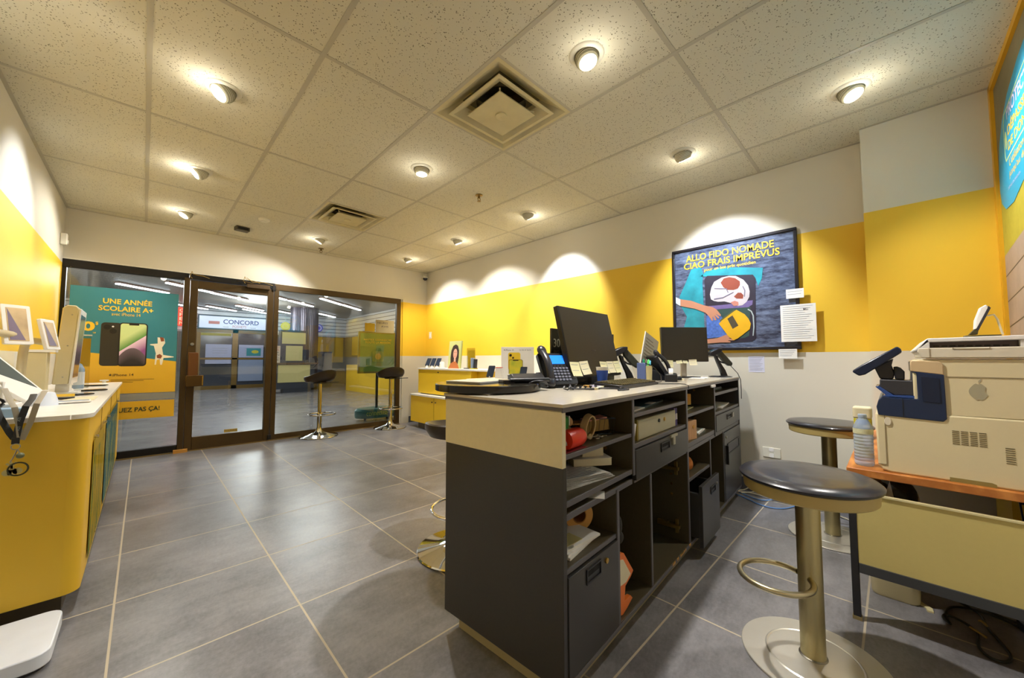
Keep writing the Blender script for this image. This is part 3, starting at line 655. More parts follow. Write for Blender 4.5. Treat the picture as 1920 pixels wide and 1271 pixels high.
d = front('drawer', .507, 1.145, .562, .680); pocket(d, .775, .872, .631, .660)
l = MB().box(.886, .972, -.012, -.004, .672, .684).box(.910, .940, -.012, -.004, .636, .672).build('latch', mat('pale metal latch', 'B8B49C', .35, .7), d)
d = front('drawer', 1.720, 2.398, .579, .680); pocket(d, 2.0, 2.105, .631, .656); MB().box(2.14, 2.18, -.010, -.004, .628, .66).build('lock_plate', M_steel, d)
d = front('door', 1.906, 2.398, .092, .545); rb = MB()
for a in ((1.985, 2.325, .452, .462), (1.985, 2.325, .385, .395), (1.985, 1.992, .395, .452), (2.318, 2.325, .395, .452)): rb.box(a[0], a[1], -.009, -.004, a[2], a[3])
rb.build('label_frame', M_dkbronze, d); MB().box(1.992, 2.318, -.0055, -.0045, .395, .452).build('label_plate', mat('grey label plate', '4E4C52', .5), d)
MB().box(1.945, 1.955, -.02, -.004, .33, .455).build('pull_bar', M_dkbronze, d); lock(d, 1.957, .512, m=M_steel)
# file drawer pulled out of the third bay
d = MB().box(1.212, 1.55, -.050, -.032, .055, .372).box(1.212, 1.235, -.032, .42, .10, .33).box(1.515, 1.53, -.032, .42, .10, .33).box(1.23, 1.52, .40, .42, .10, .33).box(1.23, 1.52, -.03, .40, .10, .112).build('drawer', M_blk, ct, bevel=.0015)
d['label'] = 'file drawer standing slightly open'
pocket(d, 1.375, 1.455, .298, .328, n=-.050); MB().cyl(.008, 0, .005, 14, M=T(1.50, -.05, .325) @ Rx(R(90))).build('lock', M_steel, d)
# hinges and peg holes left on the bare partition
for z in (.465, .165):
    MB().box(1.128, 1.147, .10, .16, z - .012, z + .012).box(1.120, 1.140, .04, .10, z - .008, z + .008).box(1.135, 1.147, .05, .066, z - .035, z + .035).cyl(.008, -.012, .0, 12, M=T(1.13, .08, z) @ Ry(R(90))).build('hinge', mat('worn hinge', 'B09858', .3, .9), ct, bevel=.001)
for z in (.43, .378, .324): MB().lathe([(.006, 0), (.006, .002), (.003, .002)], 14, M=T(1.147, .085, z) @ Ry(R(-90))).build('peg_socket', M_brass, ct)
for s_, z in ((1.70, .84), (1.70, .66), (.487, .675)): MB().cyl(.007, 0, .002, 14, M=T(s_, .12, z) @ Ry(R(-90))).build('peg_socket', M_brass, ct)
MB().box(.700 - .04, .70 - .032, .02, .04, .255, .272).build('peg', mat('orange peg', 'E88A3C', .5), ct)
mb = MB(); random.seed(3)
for k in range(9):
    s = .98 + .13 * random.random() + k * .005 if k < 6 else .7 + .3 * random.random(); L_ = .01 + .03 * random.random(); mb.box(s, s + L_, -.0036, -.0005, .078, .0885)
mb.build('chipped_edge', M_kraft, ct)
MB().box(1.60, 1.68, -.016, -.004, .868, .884).build('cable_clip', M_white, ct, bevel=.002)
# ---- round wing on the customer side
wg = thing('round_counter_wing', 'black half-oval tabletop resting on the near end of the counter', 'tabletop', M=onc(.205, .53, ZT))
MB().lathe([(.001, .005), (.224, .005), (.228, .007), (.228, .031), (.225, .034), (.001, .034)], 64).build('top', mat('black glossy tabletop', '1E1C18', .14), wg)
MB().box(-.17, .02, -.17, .01, 0, .006).build('spacer', mat('grey spacer', '6E6A64', .5), wg)
# -- things lying on the counter
def oncr(s, n, rz=0., z=ZT): return onc(s, n, z, rz)
ZW = ZT + .0345
t_ = thing('clipboard', 'pale grey tablet-like board lying on the black oval tabletop', 'clipboard', M=onc(.22, .60, ZW, .15))
MB().rbox(-.13, .15, -.10, .09, 0, .008, .01).build('board', mat('pale grey board', 'B4B6B4', .3), t_, bevel=.001)
t_ = thing('card_reader', 'black payment terminal with a curled cable at the edge of the oval tabletop', 'card reader', M=onc(.34, .43, ZW, -.5))
MB().prism([(-.045, 0), (.045, 0), (.045, .030), (.0, .038), (-.045, .018)], 0, -.07, .08).build('body', M_plastic, t_, bevel=.004)
MB().rbox(-.12, -.065, -.05, .03, .0, .012, .01).build('tray', M_plastic2, t_); MB().cyl(.009, -.09, .09, 12, M=T(0, -.052, .012) @ Ry(R(90))).build('stylus_grip', M_plastic, t_)
MB().tube([(.0 + .035 * math.cos(a * .9) + .006 * a, -.075 + .012 * math.sin(a * 2.), -.012 - .020 * math.sin(a * .9)) for a in [k * .35 for k in range(22)]], .0045, 8).build('curled_cable', M_plastic2, t_)
def phone_set(name, label, M, scr=True, sc=1.):
    t_ = thing(name, label, 'telephone', M=M @ Matrix.Diagonal((sc, sc, sc, 1)))
    tilt = T(0, 0, .0) @ Rx(R(62))
    # stand wedge
    MB().prism([(-.055, 0), (.075, 0), (.062, .075), (.040, .075), (-.055, .012)], 0, -.085, .085).build('base', M_plastic, t_, bevel=.004)
    P = T(0, -.050, .006) @ Rx(R(58))
    MB().prism(rrect(-.095, .095, 0, .185, .012), 2, 0, .024, M=P).build('front_panel', M_plastic, t_, bevel=.003)
    if scr: MB().prism(rrect(-.030, .050, .118, .170, .004), 2, .024, .0255, M=P).build('screen', mat('blue phone screen', '1E6FE0', .3, emit='1E74F0', es=.9), t_)
    else: MB().prism(rrect(-.030, .050, .118, .170, .004), 2, .024, .0255, M=P).build('screen', M_bezel, t_)
    for r_ in range(5):
        for c_ in range(5):
            MB().prism(rrect(-.034 + c_ * .0195, -.020 + c_ * .0195, .020 + r_ * .0165, .030 + r_ * .0165, .003, 3), 2, .024, .0285, M=P).build('key', mat('grey key', '6E7080', .4), t_)
    for c_ in range(4): MB().cyl(.0035, .024, .027, 10, M=P @ T(-.022 + c_ * .02, .108, 0)).build('soft_key', M_dark, t_)
    MB().box(.066, .090, .03, .17, .024, .026, M=P).build('side_strip', M_bezel, t_)
    # handset
    pts = [(-.070, 0.0 + .205 * k / 12, .030 + .030 * math.sin(math.pi * k / 12)) for k in range(13)]
    h = MB().tube(pts, .020, 12, M=P, flat=.62); h.sphere(.026, (-.070, .012, .036), (1, 1.15, .62), M=P).sphere(.026, (-.070, .192, .036), (1, 1.15, .62), M=P)
    h.build('handset', mat('worn black handset', '2E2E34', .28), t_)
    return t_
phone_set('desk_telephone', 'black desk telephone with glowing blue screen, nearest on the counter', onc(.565, .425, ZT, -.42), sc=.95)
MB().tube([CM @ Vector(p) for p in [(.50, .30, ZT + .02), (.46, .27, ZT + .012), (.44, .24, ZT + .008), (.50, .20, ZT + .006), (.56, .19, ZT + .006), (.62, .17, ZT + .004), (.63, .13, ZT + .004), (.655, .10, ZT + .004), (.62, .075, ZT + .004), (.55, .09, ZT + .004)]], .0035, 8).build('telephone_cable', M_plastic2, tagd=('dark cord looping on the counter in front of the nearest telephone', 'cable'))
MB().tube([CM @ Vector(p) for p in [(.40 + .02 * math.cos(k * 1.6) + k * .006, .27 - k * .003, ZT + .012 + .008 * math.sin(k * 1.6)) for k in range(26)]], .003, 6).build('handset_cord', M_plastic, tagd=('black curly handset cord on the counter beside the oval tabletop', 'cable'))
t_ = thing('note_pad', 'thin pad with cream papers lying in front of the nearest telephone', 'notepad', M=onc(.62, .24, ZT, .25))
MB().box(-.10, .10, -.035, .035, 0, .010).build('pad', M_paper2, t_); MB().box(-.085, .06, -.02, .036, .010, .012).build('card', mat('purple grey card', '8A8494', .5), t_)
MB().box(-.09, -.06, .0, .03, .012, .018).build('yellow_tab', M_kraft, t_)
# monitor
def monitor(name, label, M, w_, h_, tilt, notes=(), neck=True, z0=.04):
    t_ = thing(name, label, 'monitor', M=M)
    P = T(0, 0, z0) @ Rx(R(-tilt))
    MB().box(-w_ / 2, w_ / 2, 0, .028, 0, h_, M=P).build('casing', M_bezel, t_, bevel=.003)
    MB().box(-w_ / 2 + .006, w_ / 2 - .006, -.0015, 0, .006, h_ - .006, M=P).build('screen', M_screen, t_)
    if neck:
        MB().box(-.03, .03, .03, .055, .0, h_ * .5).build('stand_neck', M_plastic, t_, bevel=.004)
    MB().rbox(-.11, .11, -.02, .10, 0, .008, .03).build('stand_foot', M_plastic, t_)
    for i, (x, z, a, b, r_, mm) in enumerate(notes):
        q = P @ T(x, -.003 - .0006 * (i % 3), z) @ Ry(R(r_))
        n = 5; mb = MB()
        for k in range(n):   # the note curls away at its free lower edge
            z1, z2 = -b * k / n, -b * (k + 1) / n; y1, y2 = -.010 * (k / n) ** 2, -.010 * ((k + 1) / n) ** 2
            mb._add([(0, y1, z1), (a, y1, z1), (a, y2, z2), (0, y2, z2), (0, y1 - .0006, z1), (a, y1 - .0006, z1), (a, y2 - .0006, z2), (0, y2 - .0006, z2)], [(0, 1, 2, 3), (7, 6, 5, 4), (0, 3, 7, 4), (1, 5, 6, 2)], M=q)
        s_ = mb.build('sticky_note', mm, t_)
        for k in range(3): MB().box(a * .12, a * .8, -.0016 - .003 * (k > 1), -.0008, -b * (.2 + .2 * k) - .001, -b * (.2 + .2 * k) + .001, M=q).build('handwriting', M_inkg, s_)
    return t_
mp = mat('pale note', 'DAD4A8', .8)
m1w = .555
monitor('computer_monitor', 'large black monitor with a row of cream notes along its lower edge', onc(.875, .36, ZT, .0), .535, .375, 13,
        [(-.265, .080, .085, .074, 2, mp), (-.178, .080, .085, .072, -3, M_paper2), (.030, .080, .076, .068, 2, mp), (.110, .080, .078, .068, 0, M_paper2), (.190, .080, .074, .070, -2, mp)], z0=.045)
t_ = thing('cardboard_note', 'pinkish white sheet leaning behind the scanner and the big monitor', 'paper', M=onc(1.43, .45, ZT, .0))
MB().box(-.10, .11, 0, .004, 0, .12, M=Rx(R(-14))).build('sheet', M_paper, t_)
t_ = thing('countertop_sign', 'dark standing sign with pale figures, half hidden behind the big monitor', 'sign', M=onc(1.0, .51, ZT, .0))
MB().box(-.35, .35, 0, .012, .0, .30).build('panel', mat('dark sign face', '2E2A18', .5), t_, bevel=.002)
text('lettering', '30', mat('sign pale', 'A8A284', .5), T(-.335, -.001, .20) @ Rx(R(90)), h=.045, parent=t_, world=False); text('lettering', 'jours', mat('sign pale'), T(-.335, -.001, .165) @ Rx(R(90)), h=.022, parent=t_, world=False)
MB().box(-.30, .3, .012, .045, 0, .006).build('foot', M_plastic, t_)
t_ = thing('takeaway_cup', 'blue and white paper cup in the gap between the monitor notes', 'cup', M=onc(.80, .300, ZT) @ Matrix.Diagonal((.9, .9, 1.1, 1)))
MB().lathe([(.024, .0), (.034, .085), (.036, .087), (.033, .087), (.023, .004), (.001, .004)], 28, cap=False).build('cup', M_white, t_); MB().lathe([(.0262, .012), (.0338, .072)], 28, cap=False).build('blue_print', mat('cup blue', '2A52B8', .5), t_)
# keyboard
t_ = thing('keyboard', 'black computer keyboard lying in front of the big monitor', 'keyboard', M=onc(.875, .195, ZT, .02))
MB().prism([(-.075, .0), (.075, .0), (.075, .026), (-.075, .014)], 0, -.22, .22).build('case', M_plastic, t_, bevel=.003)
km = mat('dusty key caps', '5A5030', .5)
for r_ in range(5):
    for c_ in range(18):
        if r_ == 0 and 4 < c_ < 9: continue
        x = -.212 + c_ * .0238; y = -.062 + r_ * .027; z = .0145 + (y + .075) * .08
        MB().box(x, x + .019, y, y + .021, z, z + .006).build('key', km, t_)
MB().box(-.212 + 5 * .0238, -.212 + 9 * .0238 - .005, -.062, -.041, .0150, .021).build('space_bar', km, t_)
t_ = thing('usb_dongle', 'small black plug lying on the counter at the keyboard corner', 'plug', M=onc(.60, .10, ZT, .3))
MB().box(-.02, .02, -.008, .008, 0, .012).build('shell', M_plastic, t_, bevel=.002); MB().box(.02, .032, -.005, .005, .003, .008).build('connector', M_steel, t_)
# pen cup
t_ = thing('pen_holder', 'translucent cup full of pens beside the tall leaflet', 'pen holder', M=onc(1.20, .24, ZT))
MB().lathe([(.037, 0), (.041, .098), (.0385, .098), (.035, .005), (.001, .005)], 28, cap=False).build('cup', mat('frosted beige cup', 'C8BC8C', .3), t_)
MB().box(-.045, -.022, -.02, .03, 0, .115).build('blue_sleeve', mat('greyed blue sleeve', '5C6C9C', .4), t_, bevel=.003)
for k, (x, y, a, b, cm, lab) in enumerate(((-.015, .0, -12, 5, '2E9A5C', 'green capped marker in the pen cup'), (.018, .004, 14, 3, '5AD06A', 'light green highlighter in the pen cup'), (.026, -.01, 22, -4, '58B8D8', 'light blue pen leaning right in the pen cup'), (-.028, .01, -4, 8, '28508C', 'dark blue pen at the left of the pen cup'), (.003, .015, 3, 10, '7A7468', 'grey pencil in the middle of the pen cup'))):
    q = thing('pen', lab, 'pen', M=onc(1.20, .24, ZT) @ T(x, y, .008) @ Ry(R(a)) @ Rx(R(b)))
    m_ = mat('pen ' + cm, cm, .4); MB().cyl(.0052, 0, .10, 12).build('barrel', m_, q); MB().lathe([(.0058, .10), (.0058, .125), (.003, .130)], 12).build('cap', m_, q)
t_ = thing('leaflet', 'tall narrow printed leaflet standing behind the pen cup', 'leaflet', M=onc(1.62, .36, ZT, -.1))
q = Ry(R(20)); MB().box(-.19, .0, 0, .003, .0, .275, M=q).build('sheet', mat('leaflet paper', 'A8A494', .6), t_); MB().box(-.194, -.188, -.001, .004, 0, .276, M=q).build('edge', M_paper, t_)
for k in range(9): MB().box(-.17, -.03 - (k % 3) * .022, -.0012, 0, .06 + k * .022, .066 + k * .022, M=q).build('printed_line', mat('faint print', '8C8270', .7), t_)
# barcode scanners
def scanner(label, M, stand=True, sc=1.):
    t_ = thing('barcode_scanner', label, 'barcode scanner', M=M @ Matrix.Diagonal((sc, sc, sc, 1)))
    if stand:
        MB().lathe([(.075, 0), (.075, .004), (.06, .008), (.001, .009)], 32).build('stand_base', M_plastic, t_)
        MB().prism([(.010, .006), (.050, .006), (.032, .05), (-.004, .105), (-.030, .155), (-.042, .150), (-.028, .11), (-.002, .05)], 1, -.012, .012).build('stand_arm', M_plastic, t_, bevel=.003)
    H = T(-.03, 0, .150)
    MB().prism([(-.060, .010), (-.050, .028), (.005, .052), (.034, .052), (.034, .036), (.022, .022), (-.030, -.004), (-.055, .0)], 1, -.028, .028, M=H).build('head', M_plastic, t_, bevel=.006)
    MB().prism([(.006, .036), (.034, .040), (.118, -.052), (.112, -.072), (.090, -.072), (.058, -.050), (.018, -.002)], 1, -.015, .015, M=H).build('grip', mat('olive black grip', '33342C', .35), t_, bevel=.006)
    MB().tube([(.010, 0, -.002), (.016, 0, -.030), (.040, 0, -.046), (.062, 0, -.052)], .005, 8, M=H).build('trigger_guard', M_plastic, t_)
    MB().box(-.0585, -.055, -.02, .02, .003, .02, M=H @ Ry(R(0))).build('scan_window', M_dark, t_)
    return t_
scanner('black handheld scanner on its stand between the big monitor and the pen cup', onc(1.225, .37, ZT, -.75), sc=1.05)
scanner('black handheld scanner on a disc stand at the wall end of the counter', onc(2.26, .09, ZT, -.75), sc=1.08)
cc_ = [(1.16, .22, ZT + .115), (1.22, .19, ZT + .085), (1.26, .17, ZT + .04), (1.22, .155, ZT + .008), (1.10, .15, ZT + .004)]
MB().tube([CM @ Vector(p) for p in cc_], .0025, 8).build('scanner_cable', M_plastic, tagd=('thin black cable curving down over the pen cup', 'cable'))
cc_ = [(1.02, .17, ZT + .003), (1.12, .09, ZT + .003), (1.17, .04, ZT + .003), (1.16, .006, ZT + .003), (1.155, -.012, ZT - .004), (1.153, -.012, ZT - .02)]
MB().tube([CM @ Vector(p) for p in cc_], .002, 8).build('counter_edge_cable', M_plastic, tagd=('thin black cable crossing the countertop to its front edge', 'cable'))
cc_ = [(2.27, .02, ZT + .085), (2.34, -.01, ZT + .03), (2.395, -.018, ZT - .02), (2.41, -.018, ZT - .10), (2.405, -.018, ZT - .17)]
MB().tube([CM @ Vector(p) for p in cc_], .0025, 8).build('scanner_cable', M_plastic, tagd=('black scanner cable hanging down the wall end of the counter', 'cable'))
phone_set('desk_telephone', 'second black telephone in a holder right of the pen cup', onc(1.52, .30, ZT, .75), scr=False, sc=.92)
t_ = thing('tape_dispenser', 'black desk tray holding a white roll, in front of the second telephone', 'desk tray', M=onc(1.42, .17, ZT, .35))
MB().prism([(-.075, 0), (.08, 0), (.08, .030), (.03, .050), (-.075, .045)], 1, -.035, .035).build('tray', M_plastic, t_, bevel=.004)
MB().cyl(.030, -.012, .012, 24, M=T(-.03, 0, .050) @ Rx(R(90))).build('roll', M_white, t_); MB().cyl(.003, -.03, .04, 8, M=T(.03, 0, .058) @ Ry(R(60))).build('arm', M_steel, t_)
t_ = monitor('computer_monitor', 'smaller black monitor in front of the framed poster', onc(1.94, .24, ZT, -.80), .345, .255, 4, [(-.155, .012, .058, .050, 4, mp), (-.075, .006, .042, .022, -6, mp), (-.025, .008, .034, .020, 3, mp), (.02, .014, .058, .042, -2, M_paper2)], z0=.118, neck=False)
MB().box(-.020, .020, .03, .045, .006, .22).build('stand_neck', M_steel, t_)
t_ = thing('stapled_papers', 'loose white papers under the smaller monitor', 'paper', M=onc(1.98, .16, ZT, .1))
MB().box(-.12, .12, -.05, .05, 0, .002).build('sheet', M_paper, t_); MB().box(-.10, .06, -.04, .055, .002, .0035, M=Rz(.3)).build('sheet', M_paper, t_)
t_ = thing('black_pouch', 'small black pouch between the second telephone and the smaller monitor', 'pouch', M=onc(1.62, .20, ZT, .3))
MB().rbox(-.05, .05, -.03, .03, 0, .022, .02).build('body', M_plastic, t_, bevel=.006); MB().rbox(-.06, .0, -.045, -.03, 0, .010, .006).build('flap', M_paper2, t_)

# ---- shelf contents
def oncp(s, n, z, rz=0.): return onc(s, n, z + .0004, rz)
Z1 = .750
t_ = thing('wire_basket', 'black wire basket with papers at the back of the top left shelf', 'basket', M=oncp(.365, .145, Z1, -.62) @ Matrix.Diagonal((.72, .9, .8, 1))); mb = MB()
for z, k in ((.0, .90), (.075, 1.)):
    mb.tube([(-.15 * k, -.055 * k, z + .003), (.15 * k, -.055 * k, z + .003), (.15 * k, .055 * k, z + .003), (-.15 * k, .055 * k, z + .003)], .002, 6, closed=True)
for x in [-.15 + .03 * i for i in range(11)]:
    for y in (-1, 1): mb.tube([(x * .9, y * .0495, .003), (x, y * .055, .078)], .0011, 5)
for y in (-.03, 0, .03):
    for x in (-1, 1): mb.tube([(x * .135, y * .9, .003), (x * .15, y, .078)], .0011, 5)
mb.build('frame', M_plastic, t_)
MB().box(-.01, .125, -.04, .04, .01, .062, M=Ry(R(-6))).build('cardboard_lining', mat('brown paper bundle', '9A7A3C', .7), t_)
MB().box(.0, .12, -.042, .03, .062, .068, M=Ry(R(-8))).build('pink_slip', mat('pink paper', 'E8A090', .8), t_); MB().box(-.13, .0, -.04, .04, .05, .056).build('paper_slip', M_kraft, t_)
t_ = thing('stress_toy', 'red rubber tube lying at the front of the top left shelf', 'toy', M=oncp(.118, .045, Z1, .05) @ Ry(R(90)) @ T(-.032, 0, -.045))
MB().lathe([(.030, 0), (.032, .01), (.032, .085), (.027, .10), (.022, .103), (.001, .100)], 28).build('body', M_red, t_); MB().sphere(.008, (.0, -.018, .10), (1, .6, .6)).build('tip', mat('orange tip', 'E8884C', .5), t_)
t_ = thing('plush_toy', 'green and beige plush figure behind the red tube', 'plush toy', M=oncp(.165, .12, Z1, 0) @ Matrix.Diagonal((.8, .9, .8, 1)))
MB().rbox(-.055, .02, -.03, .03, .06, .115, .014).build('green_shirt', M_green, t_, bevel=.008); MB().sphere(.028, (.045, 0, .085), (1, .9, .9)).sphere(.016, (.03, -.01, .05)).sphere(.013, (.0, 0, .045), (1.4, 1, 1)).build('head', mat('beige plush', 'C8A070', .9, bump=.3), t_)
MB().box(-.05, .05, -.03, .03, 0, .06).build('carton', M_white, t_)
MB().box(.022, .03, -.025, .025, .075, .115).build('white_cuff', M_white, t_)
t_ = thing('coiled_cable', 'beige coiled cable standing in the middle of the top left shelf', 'cable', M=oncp(.238, .065, Z1, -.3) @ Ry(R(18)) @ Matrix.Diagonal((.85, .85, .85, 1)) @ T(0, 0, .012))
mb = MB()
for k in range(7): mb.tube([((.024 + .0015 * k) * math.cos(a), -.012 + .004 * k, .050 + (.046 + .001 * k) * math.sin(a)) for a in [2 * math.pi * i / 22 for i in range(22)]], .0036, 8, closed=True)
mb.build('loops', M_tan, t_); MB().cyl(.012, -.012, .012, 14, M=T(.01, 0, .012) @ Rx(R(90))).build('plug', M_tan, t_)
t_ = thing('key_bunch', 'bunch of silver keys beside the coiled cable', 'keys', M=oncp(.305, .045, Z1, .2)); mb = MB()
for k in range(7):
    q = Rz(k * .55) @ T(.012, 0, .002 + k * .0022); mb.box(0, .045, -.004, .004, 0, .0018, M=q).cyl(.010, 0, .002, 12, M=q @ T(.05, 0, 0))
mb.build('keys', M_steel, t_); MB().tube([(.012 * math.cos(a), .012 * math.sin(a), .012) for a in [k * .5 for k in range(13)]], .0014, 6).build('ring', M_steel, t_)
t_ = thing('red_booklet', 'dark red booklet edge at the front left of the top shelf', 'booklet', M=oncp(.085, .045, Z1)); MB().box(-.06, .08, -.03, .02, 0, .0015).build('cover', mat('dark red cover', '7A1C20', .5), t_)
MB().tube([CM @ Vector((.05 + .014 * math.cos(a), .03, Z1 + .020 + .016 * math.sin(a))) for a in [k * .45 for k in range(12)]], .003, 8).build('metal_ring', M_steel, tagd=('small silver ring standing at the left edge of the top shelf', 'ring'))
Z2 = .610
for k in range(3):
    t_ = thing('receipt_sheets', ['lowest fanned pile of printed forms on the second shelf', 'middle fanned pile of printed forms on the second shelf', 'uppermost slightly crumpled pile of forms on the second shelf'][k], 'papers', M=oncp(.25 - .005 * k, .135 + .008 * k, Z2 + .0075 * k, -.16 - .06 * k))
    for j in range(4): MB().box(-.14 + .004 * j, .13 - .006 * j, -.10 + .005 * j, .11, .0018 * j, .0018 * j + .0014, M=Rz(.02 * j)).build('sheet', mat('printed form', 'C4C2BE', .8, noise=(55, .32)), t_)
for k, (a, b, h, dz) in enumerate(((.078, .045, .028, 0), (.046, .036, .040, .028))):
    t_ = thing('receipt_booklet', ['wide cream booklet block at the bottom of the small stack', 'narrow cream booklet block on top of the small stack'][k], 'booklet', M=oncp(.375 + .02 * k, .135 + .01 * k, Z2 + dz + .0225, -.65 + .1 * k))
    MB().box(-a, a, -b, b, .0, h).build('pages', M_paper2, t_, bevel=.002); MB().box(-a - .001, a + .001, -b - .001, b + .001, h, h + .001).build('cover', M_paper, t_)
MB().box(-.03, .045, -.04, .02, 0, .001, M=onc(.225, .03, .573, .5)).build('paper_slip', M_paper, tagd=('white paper corner poking out of the narrow slot under the second shelf', 'paper'))
mb = MB()
for j in range(14): mb.box(-.12, .10 - .012 * (j % 4), -.085 + j * .0135, -.080 + j * .0135, 0, .0006)
lp = thing('printed_form', 'top sheet with rows of dark print on the form pile of the second shelf', 'papers', M=onc(.235, .150, Z2 + .0232, -.30)); MB().box(-.13, .12, -.10, .105, -.0005, 0).build('sheet', M_paper, lp); mb.build('printed_rows', M_inkg, lp)
Z3 = .410
t_ = thing('packing_tape', 'roll of brown packing tape standing at the back of the lowest left shelf', 'tape', M=oncp(.285, .135, Z3 + .0, -.55) @ T(0, 0, .055) @ Rx(R(90)))
MB().lathe([(.028, -.025), (.055, -.025), (.055, .025), (.028, .025), (.028, -.025)], 36, cap=False).build('tape', M_kraft, t_); MB().lathe([(.024, -.026), (.028, -.026), (.028, .026), (.024, .026), (.024, -.026)], 30, cap=False).build('core', mat('cardboard core', '9A6A34', .8), t_)
for k in range(3):
    t_ = thing('paper_stack', ['white envelopes at the bottom of the pile above the near drawer', 'white folder in the middle of the pile above the near drawer', 'sheet with a yellow window on top of the pile above the near drawer'][k], 'papers', M=oncp(.15 + .01 * k, .118, Z3 + .008 * k, .10 - .10 * k))
    MB().box(-.085, .10, -.085, .10, 0, .0075).build('sheets', M_paper if k != 1 else M_white, t_)
    if k == 2: MB().box(-.07, .02, -.07, -.01, .0075, .0082).build('yellow_window', mat('pale yellow window', 'E0D498', .6), t_)
# second bay top
Z4 = .824
t_ = thing('teal_folder', 'dark teal folder lying on the high shelf of the second bay', 'folder', M=oncp(.86, .17, Z4, .12)); MB().box(-.17, .17, -.11, .12, 0, .008).build('cover', mat('dark teal card', '1F4450', .45), t_); MB().box(-.06, .02, -.112, -.08, .008, .010).build('label', M_paper, t_)
t_ = thing('paper_stack', 'white papers at the left of the high shelf in the second bay', 'papers', M=oncp(.60, .12, Z4, .1)); MB().box(-.085, .10, -.09, .12, 0, .006).build('sheets', M_paper, t_)
Z5 = .702
t_ = thing('cash_box', 'long beige lockable metal box on the shelf above the wide drawer', 'cash box', M=oncp(.815, .10, Z5)); MB().box(-.225, .225, -.08, .12, 0, .084).build('body', mat('beige enamel', 'A8A284', .4), t_, bevel=.004)
MB().box(-.235, -.226, -.078, .12, 0, .086).build('end_cover', mat('olive card', '8A7A30', .6), t_); MB().cyl(.008, 0, .005, 14, M=T(.0, -.08, .058) @ Rx(R(90))).build('button', M_plastic, t_); MB().cyl(.009, 0, .004, 14, M=T(.07, -.08, .056) @ Rx(R(90))).build('lock', M_brass, t_)
for k, (x, cm, lab) in enumerate(((1.06, '7A6A9C', 'mauve binder upright right of the beige metal box'), (1.085, '4E4A7C', 'dark violet binder against the right side of the second bay'))):
    t_ = thing('binder', lab, 'binder', M=oncp(x, .12, Z5)); MB().box(-.010, .010, -.09, .12, 0, .088).build('cover', mat('binder ' + cm, cm, .5), t_); MB().box(-.006, .006, -.092, -.09, .03, .06).build('spine_label', M_paper, t_)
t_ = thing('slanted_book', 'pale book leaning against the left side of the beige metal box', 'book', M=oncp(.532, .10, Z5 + .0045) @ Ry(R(20))); MB().box(-.008, .012, -.08, .1, .0, .075).build('pages', M_paper, t_); MB().box(-.010, -.008, -.081, .1, 0, .076).build('cover', M_paper2, t_)
# third bay
Z6 = .748
t_ = thing('device_box', 'flat yellow box standing at the back of the third bay', 'box', M=oncp(1.40, .12, Z6, -.3)); MB().box(-.09, .09, -.02, .02, .02, .085).box(-.06, .06, -.015, .015, 0, .02).build('body', mat('yellow carton', 'C8962C', .5), t_, bevel=.002); MB().cyl(.012, 0, .001, 16, M=T(-.06, -.0205, .05) @ Rx(R(90))).build('dark_dot', M_dark, t_); MB().box(0, .06, -.0212, -.02, .045, .055).build('print', M_orange, t_)
t_ = thing('paper_stack', 'pale green sheets on the upper shelf of the third bay', 'papers', M=oncp(1.38, .16, Z6, .1)); MB().box(-.14, .13, -.10, .10, 0, .005).build('sheets', mat('pale green paper', 'BEC4A4', .8), t_)
Z7 = .596
t_ = thing('wooden_box', 'upright wooden box with a round knob in the third bay', 'box', M=oncp(1.30, .065, Z7, -.2)); MB().box(-.058, .052, -.05, .05, 0, .106).build('body', wood_mat('pale box wood', 'B8885C', 'D0A880', (14, 14, 1.2)), t_, bevel=.002); MB().cyl(.010, 0, .004, 16, M=T(.015, -.05, .07) @ Rx(R(90))).build('knob', M_kraft, t_)
t_ = thing('tape_roll', 'yellowish tape roll hanging over the wooden box', 'tape', M=oncp(1.41, .12, Z7 + .062) @ T(0, 0, 0)); MB().lathe([(.018, 0), (.042, 0), (.042, .02), (.018, .02), (.018, 0)], 28, M=T(.0, .0, .03) @ Rx(R(60)), cap=False).build('tape', mat('yellowed tape', 'B8A458', .4), t_); MB().box(-.02, .02, .0, .03, -.062, .0).build('holder', M_plastic, t_)
t_ = thing('paper_stack', 'white papers beside the wooden box', 'papers', M=oncp(1.55, .10, Z7, .1)); MB().box(-.09, .12, -.06, .10, 0, .006).box(-.08, .06, -.05, .08, .006, .010).build('sheets', M_paper, t_)
t_ = thing('paper_roll', 'orange brown cardboard roll on the low shelf above the open file drawer', 'roll', M=oncp(1.30, .09, .408, -.4) @ T(0, 0, .040) @ Ry(R(90)))
MB().lathe([(.018, -.06), (.040, -.06), (.040, .06), (.018, .06), (.018, -.06)], 32, cap=False).build('roll', mat('orange cardboard', 'C87C3C', .6), t_)
# fourth bay
t_ = thing('folder', 'dark green folder on the highest shelf of the wall end bay', 'folder', M=oncp(2.0, .18, .825, .05)); MB().box(-.2, .2, -.12, .15, 0, .010).build('cover', mat('dark green card', '2A4A3C', .5), t_); MB().box(-.17, .17, -.121, -.11, .010, .016).build('sheets', M_inkg, t_)
t_ = thing('paper_stack', 'white papers on the second shelf of the wall end bay', 'papers', M=oncp(2.16, .14, .700, .1)); MB().box(-.2, .2, -.10, .14, 0, .008).build('sheets', M_paper, t_)
t_ = thing('small_gadgets', 'heap of small grey gadgets in the wall end bay', 'gadget', M=oncp(1.84, .06, .700)); MB().rbox(-.05, .06, -.03, .04, 0, .018, .01).build('body', M_plastic2, t_, bevel=.004); MB().cyl(.016, .018, .032, 16).build('dial', M_steel, t_); MB().cyl(.010, .018, .04, 14, M=T(.04, .01, 0)).build('cap', M_white, t_)
